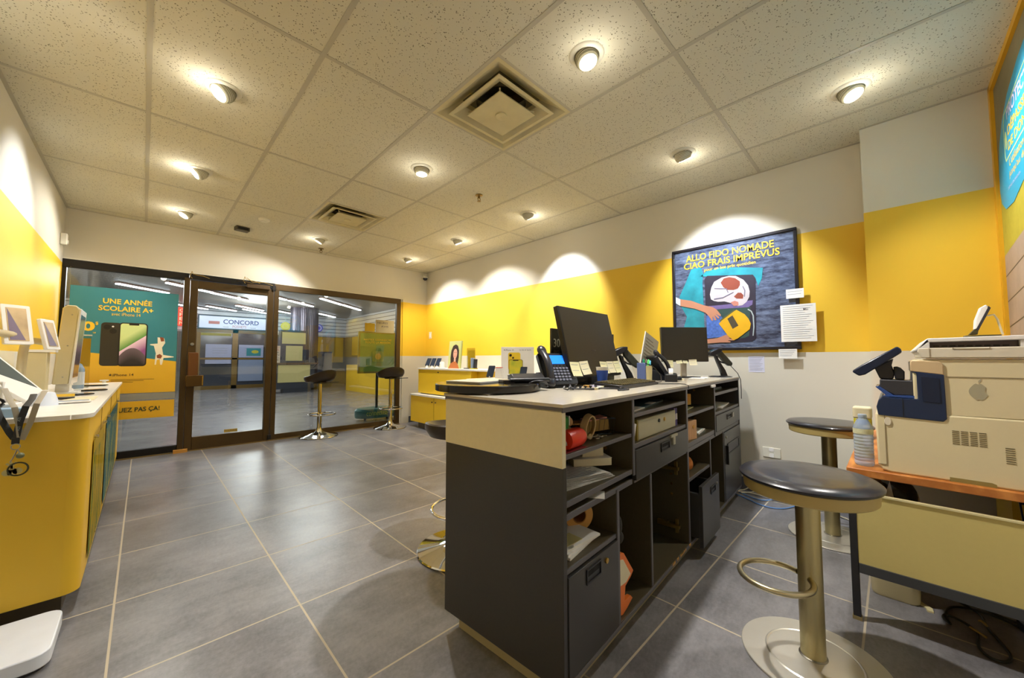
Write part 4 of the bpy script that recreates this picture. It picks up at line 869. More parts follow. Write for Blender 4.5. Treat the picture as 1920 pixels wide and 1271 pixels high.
# bottom bay: orange strap
t_ = thing('orange_case', 'bent orange and cream plastic cover leaning in the tall open bay', 'plastic cover', M=onc(0, 0, 0))
sh = [(.375, .325), (.42, .31), (.50, .215), (.475, .20), (.43, .185), (.42, .135), (.475, .13), (.49, .115), (.445, .10), (.405, .091), (.375, .10)]
MB().prism(sh, 1, .012, .030).build('frame', M_orange, t_, bevel=.002); MB().prism([(.378, .30), (.41, .29), (.47, .215), (.43, .20), (.378, .205)], 1, .010, .0118).build('cream_panel', M_paper2, t_)
t_ = thing('dark_glove', 'dark crumpled cloth hanging above the orange cover', 'cloth', M=onc(.405, .035, .36)); MB().sphere(.035, (0, 0, .05), (.8, .6, 1.3)).sphere(.024, (.02, 0, .0), (1, .7, 1.)).build('cloth', mat('dark cloth', '2E2C28', .9, bump=.3), t_)

# ================================================================== STOOLS
def bar_stool(name, label, x, y, zs, rz, ring_z, back=.08):
    t_ = thing(name, label, 'bar stool', (x, y, 0), rz, 'chrome pedestal bar stools')
    MB().lathe([(.235, 0), (.24, .006), (.236, .012), (.14, .030), (.06, .055), (.036, .085), (.030, .12), (.030, .30), (.026, .302)], 48).build('base', M_chrome, t_)
    MB().cyl(.024, .28, zs - .02, 24).build('column', mat('gold tinted chrome', 'D8C88C', .12, 1.), t_)
    MB().tube([(.165 * math.cos(a), .045 + .165 * math.sin(a), ring_z) for a in [2 * math.pi * k / 32 for k in range(32)]], .0085, 10, closed=True).tube([(0, 0, ring_z), (0, .205, ring_z)], .008, 8).tube([(-.03, 0, ring_z), (.03, 0, ring_z)], .012, 8).build('footrest', M_chrome, t_)
    s = MB(); n = 40; rings = [(0.001, .030), (.06, .032), (.12, .040), (.165, .058), (.19, .086), (.200, .080), (.200, .050), (.175, .010), (.12, -.004), (.001, -.006)]
    v = []; f = []
    for i in range(n):
        a = 2 * math.pi * i / n; lift = back * max(0, math.sin(a)) ** 1.3 - .020 * max(0, -math.sin(a))
        for r_, z in rings: v.append((r_ * math.cos(a) * 1.02, r_ * math.sin(a) * .95, zs - .04 + z + lift * (r_ / .19) ** 2))
    m = len(rings)
    for i in range(n):
        j = (i + 1) % n
        for k in range(m - 1): f.append((i * m + k, j * m + k, j * m + k + 1, i * m + k + 1))
    s._add(v, f, smooth=True); s.build('seat', M_vinyl_w, t_)
    MB().cyl(.09, zs - .056, zs - .044, 20).build('seat_plate', M_plastic, t_)
    MB().tube([(.02, .02, zs - .056), (-.14, .05, zs - .052), (-.25, .06, zs - .05)], .006, 8).build('lift_lever', M_plastic, t_)
    return t_
bar_stool('bar_stool', 'chrome bar stool with scooped dark seat, left of the two by the window', 1.735, 5.50, .77, R(200), .30)
bar_stool('bar_stool', 'chrome bar stool with scooped dark seat in the corner by the yellow unit', 2.72, 5.42, .80, R(170), .30)
bar_stool('bar_stool', 'low chrome bar stool mostly hidden behind the near end of the counter', 1.29, 1.71, .655, R(150), .24, .0)
def round_stool(label, x, y, zs, rz):
    t_ = thing('round_stool', label, 'stool', (x, y, 0), rz, 'steel pedestal stools behind the counter')
    MB().lathe([(.212, 0), (.214, .003), (.212, .006), (.12, .012), (.04, .016)], 64).lathe([(.13, .0118), (.135, .0135), (.14, .0105)], 64, cap=False).build('base', mat('satin base plate', 'CCC8BC', .34, .55), t_)
    MB().cyl(.036, .012, zs - .06, 32).build('column', mat('satin column', 'C0B488', .32, .8), t_)
    MB().lathe([(.041, .012), (.041, .018), (.036, .020)], 32, cap=False).build('weld_collar', M_steel, t_)
    P = [(.020 + .172 * (1 - math.cos(a)) * .62, .105 * math.sin(a), .285) for a in [R(15) + (2 * math.pi - R(30)) * k / 36 for k in range(37)]]
    MB().tube(P, .0095, 12).build('footring', mat('worn tinted steel', 'C8BE9C', .3, .9), t_)
    MB().lathe([(.001, zs - .062), (.186, zs - .062), (.190, zs - .058), (.193, zs - .022), (.001, zs - .022)], 64).build('seat_rim', mat('beige enamel rim', 'B8A56A', .4), t_)
    MB().lathe([(.194, zs - .022), (.203, zs - .016), (.204, zs - .009), (.194, zs), (.15, zs + .004), (.001, zs + .002)], 64).build('cushion', M_vinyl, t_)
    return t_
round_stool('nearest steel pedestal stool with round black seat and side footring', 1.70, .232, .635, R(138))
round_stool('steel pedestal stool farther back, half hidden behind the printer desk', 2.935, .285, .668, R(10))
# ================================================================== LEFT DISPLAY CABINET
lc = thing('display_cabinet', 'long yellow display cabinet with white top along the left wall', 'display cabinet', (-.375, 3.94, 0))
def L(mb, *b): return mb.box(*b)
Yn, Yf, Xr = 2.40, 5.44, -.155
MB().prism([(X0 + .005, Yn), (Xr - .05, Yn)] + [(Xr - .05 + .05 * math.sin(R(a)), Yn + .05 - .05 * math.cos(R(a))) for a in range(0, 91, 15)] + [(Xr, Yf), (X0 + .005, Yf)], 2, .085, .795).build('body', M_yel, lc, world=True)
MB().box(X0 + .03, Xr - .05, Yn + .05, Yf - .05, 0, .085).build('plinth', mat('dark brown plinth', '4A4030', .6), lc, world=True)  # recessed plinth in a plain dark brown
MB().prism([(X0 + .005, Yn - .012), (Xr - .05, Yn - .012)] + [(Xr - .05 + .062 * math.sin(R(a)), Yn + .05 - .062 * math.cos(R(a))) for a in range(0, 91, 15)] + [(Xr + .012, Yf + .01), (X0 + .005, Yf + .01)], 2, .795, .815).build('top', M_white, lc, world=True, bevel=.002)
ss = MB()
for y in (3.10, 3.95, 4.75): ss.box(Xr - .001, Xr + .002, y - .004, y + .004, .10, .78)
ss.build('panel_gap', mat('gap brown', '8A6A14', .6), lc, world=True)
def panel(y0, y1, lab, c1, c2):
    t_ = bpy.data.objects.new('clear_panel', None); COL.objects.link(t_); t_.parent = lc; t_.matrix_parent_inverse = full(lc).inverted(); t_.location = (Xr + .02, y0, .10)
    g = NT('streaked print ' + c1); x, y, z = g.xyz(); mp = g.n('ShaderNodeMapping'); mp.inputs['Rotation'].default_value = (R(38), 0, 0); mp.inputs['Scale'].default_value = (1, 14, 1.5); g.l(g.pos, mp.inputs['Vector'])
    s_ = g.noise(2.5, mp.outputs[0], 3, .6); st_ = g.math('GREATER_THAN', s_, .54)
    g.l(g.mix(g.math('MULTIPLY', st_, g.math('LESS_THAN', z, .60)), lin(c1), lin(c2)), g.b.inputs['Base Color']); g.b.inputs['Roughness'].default_value = .8; g.b.inputs['Specular IOR Level'].default_value = .1
    t_['label'] = lab; MB().box(Xr + .004, Xr + .005, y0 + .02, y1 - .02, .13, .66).build('print', g.m, t_, world=True)
    MB().box(Xr + .006, Xr + .009, y0, y1, .11, .70).build('cover', M_thin, t_, world=True)
    for y in (y0 + .08, y1 - .08): MB().cyl(.008, 0, .016, 14, M=T(Xr, y, .675) @ Ry(R(90))).build('standoff', M_chrome, t_, world=True)
panel(2.62, 3.35, 'nearer clear panel with green streaked print on the side of the left cabinet', 'C8A828', '4A7A48')
panel(3.50, 4.9, 'farther clear panel with blue streaked print on the side of the left cabinet', '3A7088', 'B8B868')
ZL = .815
# tilted near tablet, reaching out of the frame
def slab(name, pts, th, m, par, inset=None):
    P = [Vector(p) for p in pts]; n = (P[1] - P[0]).cross(P[3] - P[0]).normalized()
    v = [tuple(p) for p in P] + [tuple(p - n * th) for p in P]
    MB()._add(v, [(0, 1, 2, 3), (7, 6, 5, 4), (0, 4, 5, 1), (1, 5, 6, 2), (2, 6, 7, 3), (3, 7, 4, 0)]).build(name, m, par, world=True, bevel=.003)
    if inset:
        c = sum(P, Vector()) / 4; Q = [c + (p - c) * inset[0] + n * .0012 for p in P]
        MB()._add([tuple(p) for p in Q], [(0, 1, 2, 3)]).build('screen', inset[1], par, world=True)
t_ = thing('demo_tablet', 'large tilted white-framed demo tablet with lanyards looped over it, cut by the left edge', 'tablet', (-.42, 2.60, ZL))
slab('frame', [(-.52, 2.42, 1.06), (-.345, 2.60, .862), (-.315, 2.68, .905), (-.50, 2.74, 1.12)], .016, M_white, t_, (.84, mat('dim tablet screen', '4E5A5C', .12)))
MB().box(-.50, -.36, 2.50, 2.62, ZL, ZL + .05).box(-.47, -.40, 2.54, 2.62, ZL + .05, ZL + .14).build('stand', M_white, t_, world=True, bevel=.004)
g_ = mat('light blue plastic', 'A8C8E8', .3); MB().box(-.44, -.33, 2.44, 2.50, ZL, ZL + .035).build('front_block', g_, t_, world=True, bevel=.003)
def lanyard(lab, pts, m, wd, txt=False):
    t_ = thing('lanyard', lab, 'lanyard', pts[0][0])
    for P in pts:
        MB().tube(P, wd, 8, flat=.12).build('strap', m, t_, world=True)
    return t_
ly = lanyard('black lanyard with pale lettering hanging from the near tablet', [[(-.318, 2.50, .90), (-.312, 2.42, .885), (-.318, 2.365, .862), (-.330, 2.362, .80), (-.336, 2.36, .742)], [(-.42, 2.46, .93), (-.395, 2.40, .87), (-.378, 2.365, .83), (-.352, 2.362, .765), (-.340, 2.36, .742)]], mat('black strap', '24282E', .6), .0095)
MB().rbox(-.346, -.326, 2.354, 2.364, .722, .745, .003).build('clasp', M_plastic, ly, world=True)
for z in (.835, .80): text('lettering', 'xfi', mat('strap print', '8A98A0', .6), plane_m((-.329, 2.356, z - .03), 'front') @ Matrix.Rotation(R(78), 4, 'Z'), h=.012, parent=ly)
l2 = lanyard('greyish lanyard with a ring of keys hanging beside the black one', [[(-.292, 2.52, .91), (-.288, 2.42, .895), (-.292, 2.366, .87), (-.304, 2.364, .80), (-.322, 2.36, .735)], [(-.385, 2.45, .93), (-.360, 2.40, .88), (-.345, 2.366, .86), (-.333, 2.364, .80), (-.325, 2.36, .735)]], mat('grey strap', '9A9486', .6), .0085)
km_ = MB(); km_.tube([(-.334 + .011 * math.cos(a), 2.352, .712 + .011 * math.sin(a)) for a in [k * .45 for k in range(14)]], .0016, 6, closed=True).tube([(-.330, 2.352, .70), (-.338, 2.352, .672), (-.345, 2.352, .655)], .002, 6).tube([(-.328, 2.352, .70), (-.322, 2.352, .68)], .002, 6)
km_.build('split_ring', M_steel, l2, world=True)
MB().sphere(.011, (-.322, 2.352, .677)).build('bead', mat('dull green bead', '6E7458', .4), l2, world=True)
MB().tube([(-.325 + .024 * math.cos(a), 2.352, .627 + .024 * math.sin(a)) for a in [2 * math.pi * k / 24 for k in range(24)]], .0028, 8, closed=True).build('key_ring', mat('dark ring', '4A4A3A', .3, .8), l2, world=True)
k_ = MB()
for a in (-.5, .1, .7): k_.cyl(.012, -.001, .001, 16, M=plane_m((-.340, 2.352, .637), 'front') @ Matrix.Rotation(a, 4, 'Z') @ T(0, -.022, 0)).box(-.003, .003, -.018, .02, -.001, .001, M=plane_m((-.340, 2.352, .637), 'front') @ Matrix.Rotation(a, 4, 'Z'))
k_.build('keys', mat('pale brass keys', 'B8AC78', .35, .8), l2, world=True)
t_ = thing('headphone_hook', 'black looped cable lying over the left edge of the near tablet', 'cable', (-.40, 2.42, .83)); MB().tube([(-.41 + .028 * math.cos(a), 2.44 - .01 * math.sin(a), .875 + .02 * math.sin(a)) for a in [k * .5 for k in range(13)]], .005, 8).tube([(-.385, 2.44, .87), (-.40, 2.41, .84), (-.42, 2.42, .818)], .005, 8).build('loop', M_plastic, t_, world=True)
# standing tablets on bent arms
def armtab(lab, c, yawv, w_, h_, base, sc=1.):
    t_ = thing('framed_tablet', lab, 'tablet', (base[0], base[1], ZL))
    P = T(*c) @ Rz(yawv) @ Rx(R(78))
    MB().prism(rrect(-w_ / 2, w_ / 2, -h_ / 2, h_ / 2, .006), 2, -.010, .006, M=P).build('frame', M_white, t_, world=True, bevel=.002)
    g = mat('bright tablet picture', 'C8B088', .25, noise=(9, .5)); MB().prism(rrect(-w_ / 2 + .016, w_ / 2 - .016, -h_ / 2 + .016, h_ / 2 - .016, .002), 2, .006, .0072, M=P).build('screen', g, t_, world=True)
    MB().prism([(-w_ / 2 + .02, h_ / 2 - .02), (w_ / 2 - .03, -h_ / 2 + .02), (-w_ / 2 + .02, -h_ / 2 + .02)], 2, .0074, .008, M=P).build('screen_picture', mat('mauve picture', '7A6E86', .3), t_, world=True)
    b = Vector(base + (ZL,)); q = Vector(c) + (P.to_3x3() @ Vector((0, -h_ * .25, -.012)))
    pts = []
    for k in range(15):
        u = k / 14
        pts.append(tuple((1 - u) ** 3 * b + 3 * (1 - u) ** 2 * u * (b + Vector((0, 0, (q.z - ZL) * 1.25))) + 3 * (1 - u) * u ** 2 * Vector((b.x, b.y, q.z + .01)) + u ** 3 * q))
    MB().tube(pts, .017, 12).build('arm', mat('beige arm', 'C8BC9C', .35), t_, world=True)
    MB().lathe([(.045, 0), (.045, .008), (.02, .014)], 24).build('base', M_white, t_)
armtab('white framed tablet on a bent arm, leftmost, against the yellow wall', (-.455, 3.04, 1.215), R(40), .105, .20, (-.56, 2.86))
armtab('smaller white framed tablet on a thick beige bent arm behind the first', (-.365, 3.17, 1.175), R(72), .11, .165, (-.455, 3.20))
t_ = thing('white_post', 'square beige post behind the bent tablet arm', 'post', (-.435, 3.54, ZL)); MB().box(-.045, .03, -.05, .05, 0, .27).build('post', mat('beige post', 'C8BC94', .5), t_, bevel=.003); MB().box(-.05, .06, -.055, .055, .27, .285).build('cap_plate', M_white, t_)
t_ = thing('thick_display', 'big thick cream display seen edge-on with its dark screen turned to the room', 'display', (-.36, 3.90, ZL))
prf = [(-.405, .885), (-.335, .885), (-.309, 1.37), (-.322, 1.392), (-.362, 1.392), (-.380, 1.37)]
MB().prism(prf, 1, 3.70, 4.00).build('casing', mat('cream casing', 'D0C49C', .4), t_, world=True, bevel=.006)
MB().prism([(-.335, .885), (-.325, .885), (-.299, 1.37), (-.309, 1.37)], 1, 3.695, 4.005).build('front_frame', M_white, t_, world=True, bevel=.002)
g = NT('terminal screen'); x, y, z = g.xyz(); g.l(g.mix(g.noise(5, g.pos, 3), lin('1C3038'), lin('6A5A7A')), g.b.inputs['Base Color']); g.b.inputs['Roughness'].default_value = .15
MB().prism([(-.3225, .925), (-.3215, .925), (-.3005, 1.335), (-.3015, 1.335)], 1, 3.72, 3.98).build('screen', g.m, t_, world=True)
MB().box(-.43, -.30, 3.76, 3.95, ZL, ZL + .015).box(-.40, -.34, 3.80, 3.92, ZL + .015, .89).build('foot', M_white, t_, world=True)
sc_ = MB()
for x, z in ((-.362, .93), (-.349, 1.13), (-.338, 1.33)): sc_.cyl(.004, 0, .002, 10, M=plane_m((x, 3.70, z), 'front'))
sc_.build('screw', M_steel, t_, world=True)
t_ = thing('leaflet_holder', 'clear holder with a yellow backing at the far end of the left cabinet', 'leaflet holder', (-.352, 4.6, ZL)); MB().box(-.045, .04, .03, .034, 0, .42).build('back', M_acryl, t_); MB().box(-.042, .038, .036, .038, .17, .40).build('yellow_card', M_yel, t_); MB().box(-.048, .043, .025, .04, .42, .43).build('top_rail', M_white, t_); MB().box(-.045, .04, -.04, .03, 0, .004).build('foot', M_acryl, t_)
t_ = thing('sanitizer_bottle', 'small pump bottle of clear blue gel beside the tall white terminal', 'bottle', (-.372, 4.46, ZL))
MB().lathe([(.045, 0), (.048, .01), (.048, .15), (.03, .19), (.016, .20), (.016, .215)], 28).build('body', mat('clear blue gel', '9AB4CC', .15, trans=.4), t_); MB().cyl(.017, .215, .235, 16).box(-.008, .008, -.03, .02, .235, .248).build('pump', mat('blue pump', '88B4D8', .4), t_); MB().lathe([(.0485, .03), (.0485, .13)], 28, cap=False).build('label', mat('pale label', 'C0C8D0', .6), t_)
# small things strewn over the white top
def small(nm, lab, cat, x, y, f):
    t_ = thing(nm, lab, cat, (x, y, ZL)); f(t_); return t_
for k, (x, y, rz, lab) in enumerate(((-.27, 3.02, .1, 'white demo phone lying nearest the cabinet corner'), (-.36, 3.35, -.4, 'black demo phone lying in the middle of the left cabinet top'), (-.30, 3.62, .5, 'dark demo phone lying left of the glass dish'), (-.26, 4.05, .2, 'flat grey demo phone farther along the cabinet top'), (-.29, 4.75, -.2, 'farthest flat demo phone on the left cabinet top'))):
    t_ = thing('demo_phone', lab, 'phone', (x, y, ZL), rz, 'demo phones lying on the left cabinet'); MB().rbox(-.078, .078, -.038, .038, .004, .012, .01).build('body', M_white if k in (0,) else M_plastic, t_, bevel=.002); MB().rbox(-.072, .072, -.034, .034, .012, .0128, .008).build('screen', mat('phone glass', '2A3444', .08) if k else mat('pale screen', 'A8B8D0', .2), t_)
    MB().cyl(.02, 0, .004, 16).build('security_pad', M_white, t_)
small('white_mug', 'white rounded holder glowing in the light near the front of the left cabinet', 'holder', -.345, 2.97, lambda t_: (MB().lathe([(.048, 0), (.044, .03), (.034, .062), (.022, .066), (.001, .066)], 28).build('body', mat('bluish white plastic', 'D8E2F4', .3), t_), MB().box(-.012, .012, -.01, .01, .066, .076).build('nub', M_white, t_)))
for x, y, lab in ((-.40, 4.35, 'white knob holder beside the far phones'), (-.24, 4.9, 'tiny white knob near the far corner of the left cabinet'), (-.47, 3.42, 'white base disc at the foot of the bent tablet arm')):
    small('phone_stand', lab, 'phone stand', x, y, lambda t_: (MB().lathe([(.03, 0), (.03, .008), (.012, .018), (.012, .034)], 20).build('base', M_white, t_), MB().box(-.028, .028, -.008, .008, .034, .046).build('cradle', M_white, t_, bevel=.003)))
small('price_card', 'small yellow price card standing on the left cabinet', 'price card', -.33, 3.50, lambda t_: MB().box(-.04, .04, -.001, .001, 0, .022, M=Rx(R(-30))).build('card', M_yel, t_))
small('price_card', 'cream price strip lying along the front of the left cabinet', 'price card', -.25, 3.30, lambda t_: MB().box(-.06, .06, -.14, .14, 0, .003).build('card', M_paper2, t_))
for k, (y, lab) in enumerate(((3.2, 'white backing panel leaning on the wall, nearer of the pair'), (3.62, 'white backing panel leaning on the wall, farther of the pair'))):
    MB().box(-.595, -.57, y - .20, y + .19, ZL, 1.09).build('backing_panel', mat('cream backing', 'D8D0B4', .6), tagd=(lab, 'panel'))
# white floor plinth
t_ = thing('floor_plinth', 'low white rounded slab on the floor in front of the left cabinet', 'plinth', (-.40, 2.19, 0))
MB().rbox(-.19, .212, -.16, .165, .012, .060, .045).build('slab', mat('bluish white plastic slab', 'DCE2EC', .3), t_, bevel=.004); MB().rbox(-.18, .20, -.15, .155, 0, .012, .04).build('base_shadow_gap', M_plastic2, t_)

# ================================================================== RIGHT DISPLAY UNITS
ru = thing('stepped_display_unit', 'stepped yellow display unit with white tops along the right wall', 'display cabinet', (3.24, 4.4, 0))
MB().box(3.0, 3.465, 3.60, 5.30, .09, .485).build('lower_cabinet', M_yel2, ru, world=True, bevel=.002); MB().box(2.99, 3.468, 3.59, 5.31, .485, .51).build('lower_top', M_white, ru, world=True, bevel=.002)
MB().box(3.08, 3.465, 3.9, 5.22, .525, .885).build('upper_cabinet', M_yel2, ru, world=True, bevel=.002); MB().box(3.07, 3.468, 3.55, 5.23, .885, .908).build('upper_top', M_white, ru, world=True, bevel=.002)
MB().box(3.18, 3.465, 3.57, 3.9, .525, .885).build('upper_cabinet_wing', M_yel2, ru, world=True, bevel=.002)
MB().box(3.10, 3.46, 3.62, 5.18, .508, .527).build('shadow_gap', M_blk, ru, world=True); MB().box(3.05, 3.44, 3.65, 5.15, 0, .09).build('plinth', M_blk2, ru, world=True)
MB().box(2.998, 3.0, 4.648, 4.652, .10, .48).build('door_gap', mat('gap brown'), ru, world=True)
for y, z, x in ((4.69, .42, 3.0), (4.60, .42, 3.0), (4.66, .85, 3.08)): MB().cyl(.008, 0, .014, 14, M=T(x, y, z) @ Ry(R(-90))).build('knob', M_plastic, ru, world=True)
ZR = .908
def demo(x, y, lab, z=ZR, h=.115, grp=None):
    t_ = thing('demo_phone', lab, 'phone', (x, y, z), R(-60), grp)
    MB().lathe([(.03, 0), (.03, .012), (.014, .020), (.012, .04)], 20).build('stand', M_white, t_)
    q = T(0, -.01, .03) @ Rx(R(-38)) ; MB().prism(rrect(-.036, .036, 0, h, .008), 1, -.004, .004, M=q).build('body', M_plastic, t_, bevel=.0015); MB().prism(rrect(-.032, .032, .004, h - .004, .006), 1, -.0048, -.0040, M=q).build('screen', mat('phone glass'), t_)
for k, (y, lab) in enumerate(((5.16, 'leftmost of the three small dark phones on the stepped yellow unit'), (5.02, 'middle of the three small dark phones on the stepped yellow unit'), (4.88, 'rightmost of the three small dark phones on the stepped yellow unit'))): demo(3.20, y, lab, h=.15, grp='three phones on the stepped yellow unit')
t_ = thing('white_speaker', 'white rounded speaker beside the three phones', 'speaker', (3.25, 4.82, ZR)); MB().lathe([(.035, 0), (.038, .01), (.038, .08), (.03, .095), (.001, .10)], 24).build('body', M_white, t_); MB().cyl(.01, .0, .001, 12, M=T(-.038, 0, .05) @ Ry(R(-90))).build('button', M_trim, t_)
# portrait card
t_ = thing('portrait_card', 'standing card with a portrait of a long haired woman in an orange top', 'display card', M=T(3.20, 4.44, ZR) @ Rz(R(-90)))
q = Rx(R(-5)); cm_ = lambda nm, pts, m, k: MB().prism(pts, 1, -.001 * k - .001, -.001 * k, M=q).build(nm, m, t_)
MB().box(-.165, .15, 0, .006, 0, .40, M=q).build('card', mat('pale green print', 'C8CC84', .5), t_); MB().box(.13, .155, -.003, .008, 0, .40, M=q).build('clear_edge', M_acryl, t_)
def el(cx, cz, a, b, n=20, a0=0, a1=360): return [(cx + a * math.cos(R(a0 + (a1 - a0) * k / n)), cz + b * math.sin(R(a0 + (a1 - a0) * k / n))) for k in range(n)]
cm_('printed_hair', [(-.10, .05), (-.11, .16), (-.10, .26), (-.06, .33), (0, .35), (.05, .33), (.085, .26), (.09, .16), (.07, .05)], mat('print dark hair', '3A2A22', .6), 1)
cm_('printed_top', [(-.15, .0), (-.10, .07), (-.03, .10), (.03, .10), (.08, .06), (.12, .0)], mat('print orange top', 'B86A34', .6), 2)
cm_('printed_face', el(.0, .215, .048, .072), mat('print skin', 'E0A890', .6), 2); cm_('printed_neck', [(-.02, .10), (.025, .10), (.022, .17), (-.02, .17)], mat('print skin'), 3)
cm_('printed_eyes', el(-.018, .235, .008, .004, 10), M_dark, 3); cm_('printed_eyes', el(.02, .235, .008, .004, 10), M_dark, 3); cm_('printed_mouth', el(.0, .178, .014, .005, 12), mat('print lip', 'B84A48', .5), 3)
t_ = thing('acrylic_stand', 'clear acrylic stand with a yellow sheet on the stepped unit', 'sign holder', M=T(3.25, 4.12, ZR) @ Rz(R(-90))); MB().box(-.09, .09, .0, .002, 0, .29).build('sheet', M_acryl, t_); MB().box(-.085, .085, .012, .014, .012, .28).build('yellow_sheet', M_yel2, t_); MB().box(-.1, .1, -.05, .04, 0, .012).build('foot', M_plastic, t_)
t_ = thing('gadget_display', 'small dark gadgets in a clear case at the right end of the stepped unit', 'gadget', M=T(3.2, 3.99, ZR) @ Rz(R(-90))); MB().box(-.06, .05, -.03, .03, 0, .01).build('base', M_yel2, t_); MB().box(-.045, -.0, -.02, .02, .01, .15).build('grey_gadget', mat('blue grey gadget', '7888A0', .3), t_, bevel=.004); MB().box(.01, .045, -.02, .02, .01, .14, M=Ry(R(6))).build('dark_gadget', M_plastic, t_, bevel=.004)
# nearer table with white top
nt = thing('display_table', 'white topped yellow display table behind the counter', 'display table', (2.95, 2.85, 0))
q = T(2.95, 2.85, 0)
MB().rbox(-.45, .50, -.38, .42, .80, .83, .04, M=q).build('top', M_white, nt, world=True, bevel=.002); MB().rbox(-.42, .48, -.36, .40, .09, .80, .04, M=q).build('body', M_yel2, nt, world=True); MB().box(-.38, .44, -.32, .36, 0, .09, M=q).build('plinth', M_blk2, nt, world=True)
ZN = .83
demo(2.535, 2.90, 'dark demo phone tilted on the left edge of the white display table', ZN, .145)
demo(2.77, 2.66, 'dark demo phone in front of the standing phone sign', ZN, .13)
t_ = thing('phone_box', 'white phone carton with a red top edge on the display table', 'box', M=T(2.60, 2.84, ZN) @ Rz(R(-45))); MB().prism([(-.035, 0), (.035, 0), (.026, .125), (-.030, .125)], 1, -.03, .03).build('carton', M_white, t_, bevel=.002); MB().box(-.028, .045, -.031, .031, .125, .131).build('red_edge', M_red, t_); MB().prism([(.040, 0), (.044, 0), (.064, .0), (.040, .125), (.034, .125)], 1, -.03, .03).build('flap', M_white, t_)
t_ = thing('small_white_box', 'tiny white box with a dark mark beside the phone carton', 'box', M=T(2.68, 2.78, ZN) @ Rz(R(-45))); MB().box(-.02, .02, -.02, .02, 0, .06).build('carton', M_white, t_); MB().cyl(.008, 0, .001, 10, M=T(0, -.021, .045) @ Rx(R(90))).build('mark', M_inkg, t_)
t_ = thing('phone_sign', 'white standing sign picturing a yellow phone, behind the nearest telephone', 'sign', M=T(2.83, 2.79, ZN) @ Rz(R(-44))); q = Rx(R(-4))
MB().box(-.175, .175, 0, .012, 0, .345, M=q).build('board', M_white, t_, bevel=.003)
fm = lambda nm, pts, m, k: MB().prism(pts, 1, -.001 * k - .0008, -.001 * k, M=q).build(nm, m, t_)
fm('printed_phone_back', rrect(-.10, .03, .10, .285, .02), mat('print yellow phone', 'E2C030', .45), 1); fm('printed_phone_front', rrect(-.095, .055, .015, .21, .018), mat('print olive rim', '7A6A18', .45), 2)
g = NT('green yellow wallpaper'); x, y, z = g.xyz(); g.l(g.mix(g.noise(14, g.pos, 2), lin('7AA032'), lin('E8CC30')), g.b.inputs['Base Color']); fm('printed_phone_screen', rrect(-.089, .049, .021, .204, .014), g.m, 3); fm('printed_notch', rrect(-.05, .01, .196, .206, .004), M_bezel, 4)
for cx, cz, r_ in ((-.075, .255, .014), (-.048, .228, .010)): fm('printed_lens', el(cx, cz, r_, r_, 16), M_bezel, 4)
tm = q @ T(-.128, -.0012, .303) @ Rx(R(90)); 
text('lettering', 'iPhone 14', M_ink, tm, h=.017, wd=.085, parent=t_, world=False); text('lettering', 'La vie en jaune', M_ink, q @ T(.02, -.0012, .303) @ Rx(R(90)), h=.017, wd=.125, parent=t_, world=False)
ap = apple('printed_logo', q @ T(-.140, -.0012, .312) @ Rx(R(90)), .014, M_ink, t_); ap.matrix_parent_inverse = Matrix.Identity(4)

# ================================================================== WALL POSTER
PX = 3.462
wp = thing('framed_poster', 'big black framed poster of a curled dog in an open suitcase on the right wall', 'poster', (PX, .93, 1.12))
fr = MB(); fy0, fy1, fz0, fz1, fw = .468, 1.396, 1.118, 2.036, .022
for a in ((fy0, fy1, fz1 - fw, fz1), (fy0, fy1, fz0, fz0 + fw), (fy0, fy0 + fw, fz0 + fw, fz1 - fw), (fy1 - fw, fy1, fz0 + fw, fz1 - fw)): fr.box(PX - .012, X1 - .001, *a)
fr.build('frame', mat('black picture frame', '1C1A20', .3), wp, world=True, bevel=.003)
g = NT('denim print'); x, y, z = g.xyz(); mp = g.n('ShaderNodeMapping'); mp.inputs['Rotation'].default_value = (R(30), 0, 0); mp.inputs['Scale'].default_value = (1, 2, 7); g.l(g.pos, mp.inputs['Vector'])
mr = g.n('ShaderNodeMapRange'); mr.inputs['From Min'].default_value = .38; mr.inputs['From Max'].default_value = .68; g.l(g.noise(5, mp.outputs[0], 8, .7), mr.inputs['Value']); g.l(g.mix(mr.outputs[0], lin('2E3448'), lin('6E7C98')), g.b.inputs['Base Color']); g.b.inputs['Roughness'].default_value = .22
MB().box(PX, X1 - .004, fy0 + fw - .002, fy1 - fw + .002, fz0 + fw - .002, fz1 - fw + .002).build('print', g.m, wp, world=True)
def pp(nm, pts, m, k): return MB().prism(pts, 0, PX - .0008 * k - .0008, PX - .0008 * k + .0002).build(nm, m, wp, world=True)
m_tq = mat('print turquoise', '268A98', .35, noise=(11, .6)); m_skin = mat('print arm skin', 'B88064', .4, noise=(9, .1)); m_dw = mat('print coat white', 'BEB6B8', .4, noise=(14, .16)); m_db = mat('print coat brown', '8A4434', .4)
pp('printed_cloth', [(1.233, 1.842), (1.154, 1.852), (1.133, 1.801), (1.141, 1.707), (1.135, 1.494), (1.134, 1.2), (1.33, 1.2), (1.304, 1.34), (1.278, 1.423), (1.323, 1.512), (1.339, 1.612), (1.283, 1.728)], m_tq, 1)
pp('printed_cloth', [(1.156, 1.769), (1.10, 1.81), (.993, 1.823), (.69, 1.765), (.70, 1.68), (.726, 1.625), (.743, 1.692), (1.101, 1.76)], m_tq, 1)
pp('printed_suitcase', [(1.123, 1.74), (1.101, 1.766), (.76, 1.722), (.743, 1.692), (.752, 1.21), (.78, 1.185), (1.09, 1.175), (1.116, 1.188)], mat('print suitcase', '2C2836', .4, noise=(20, .3)), 2)
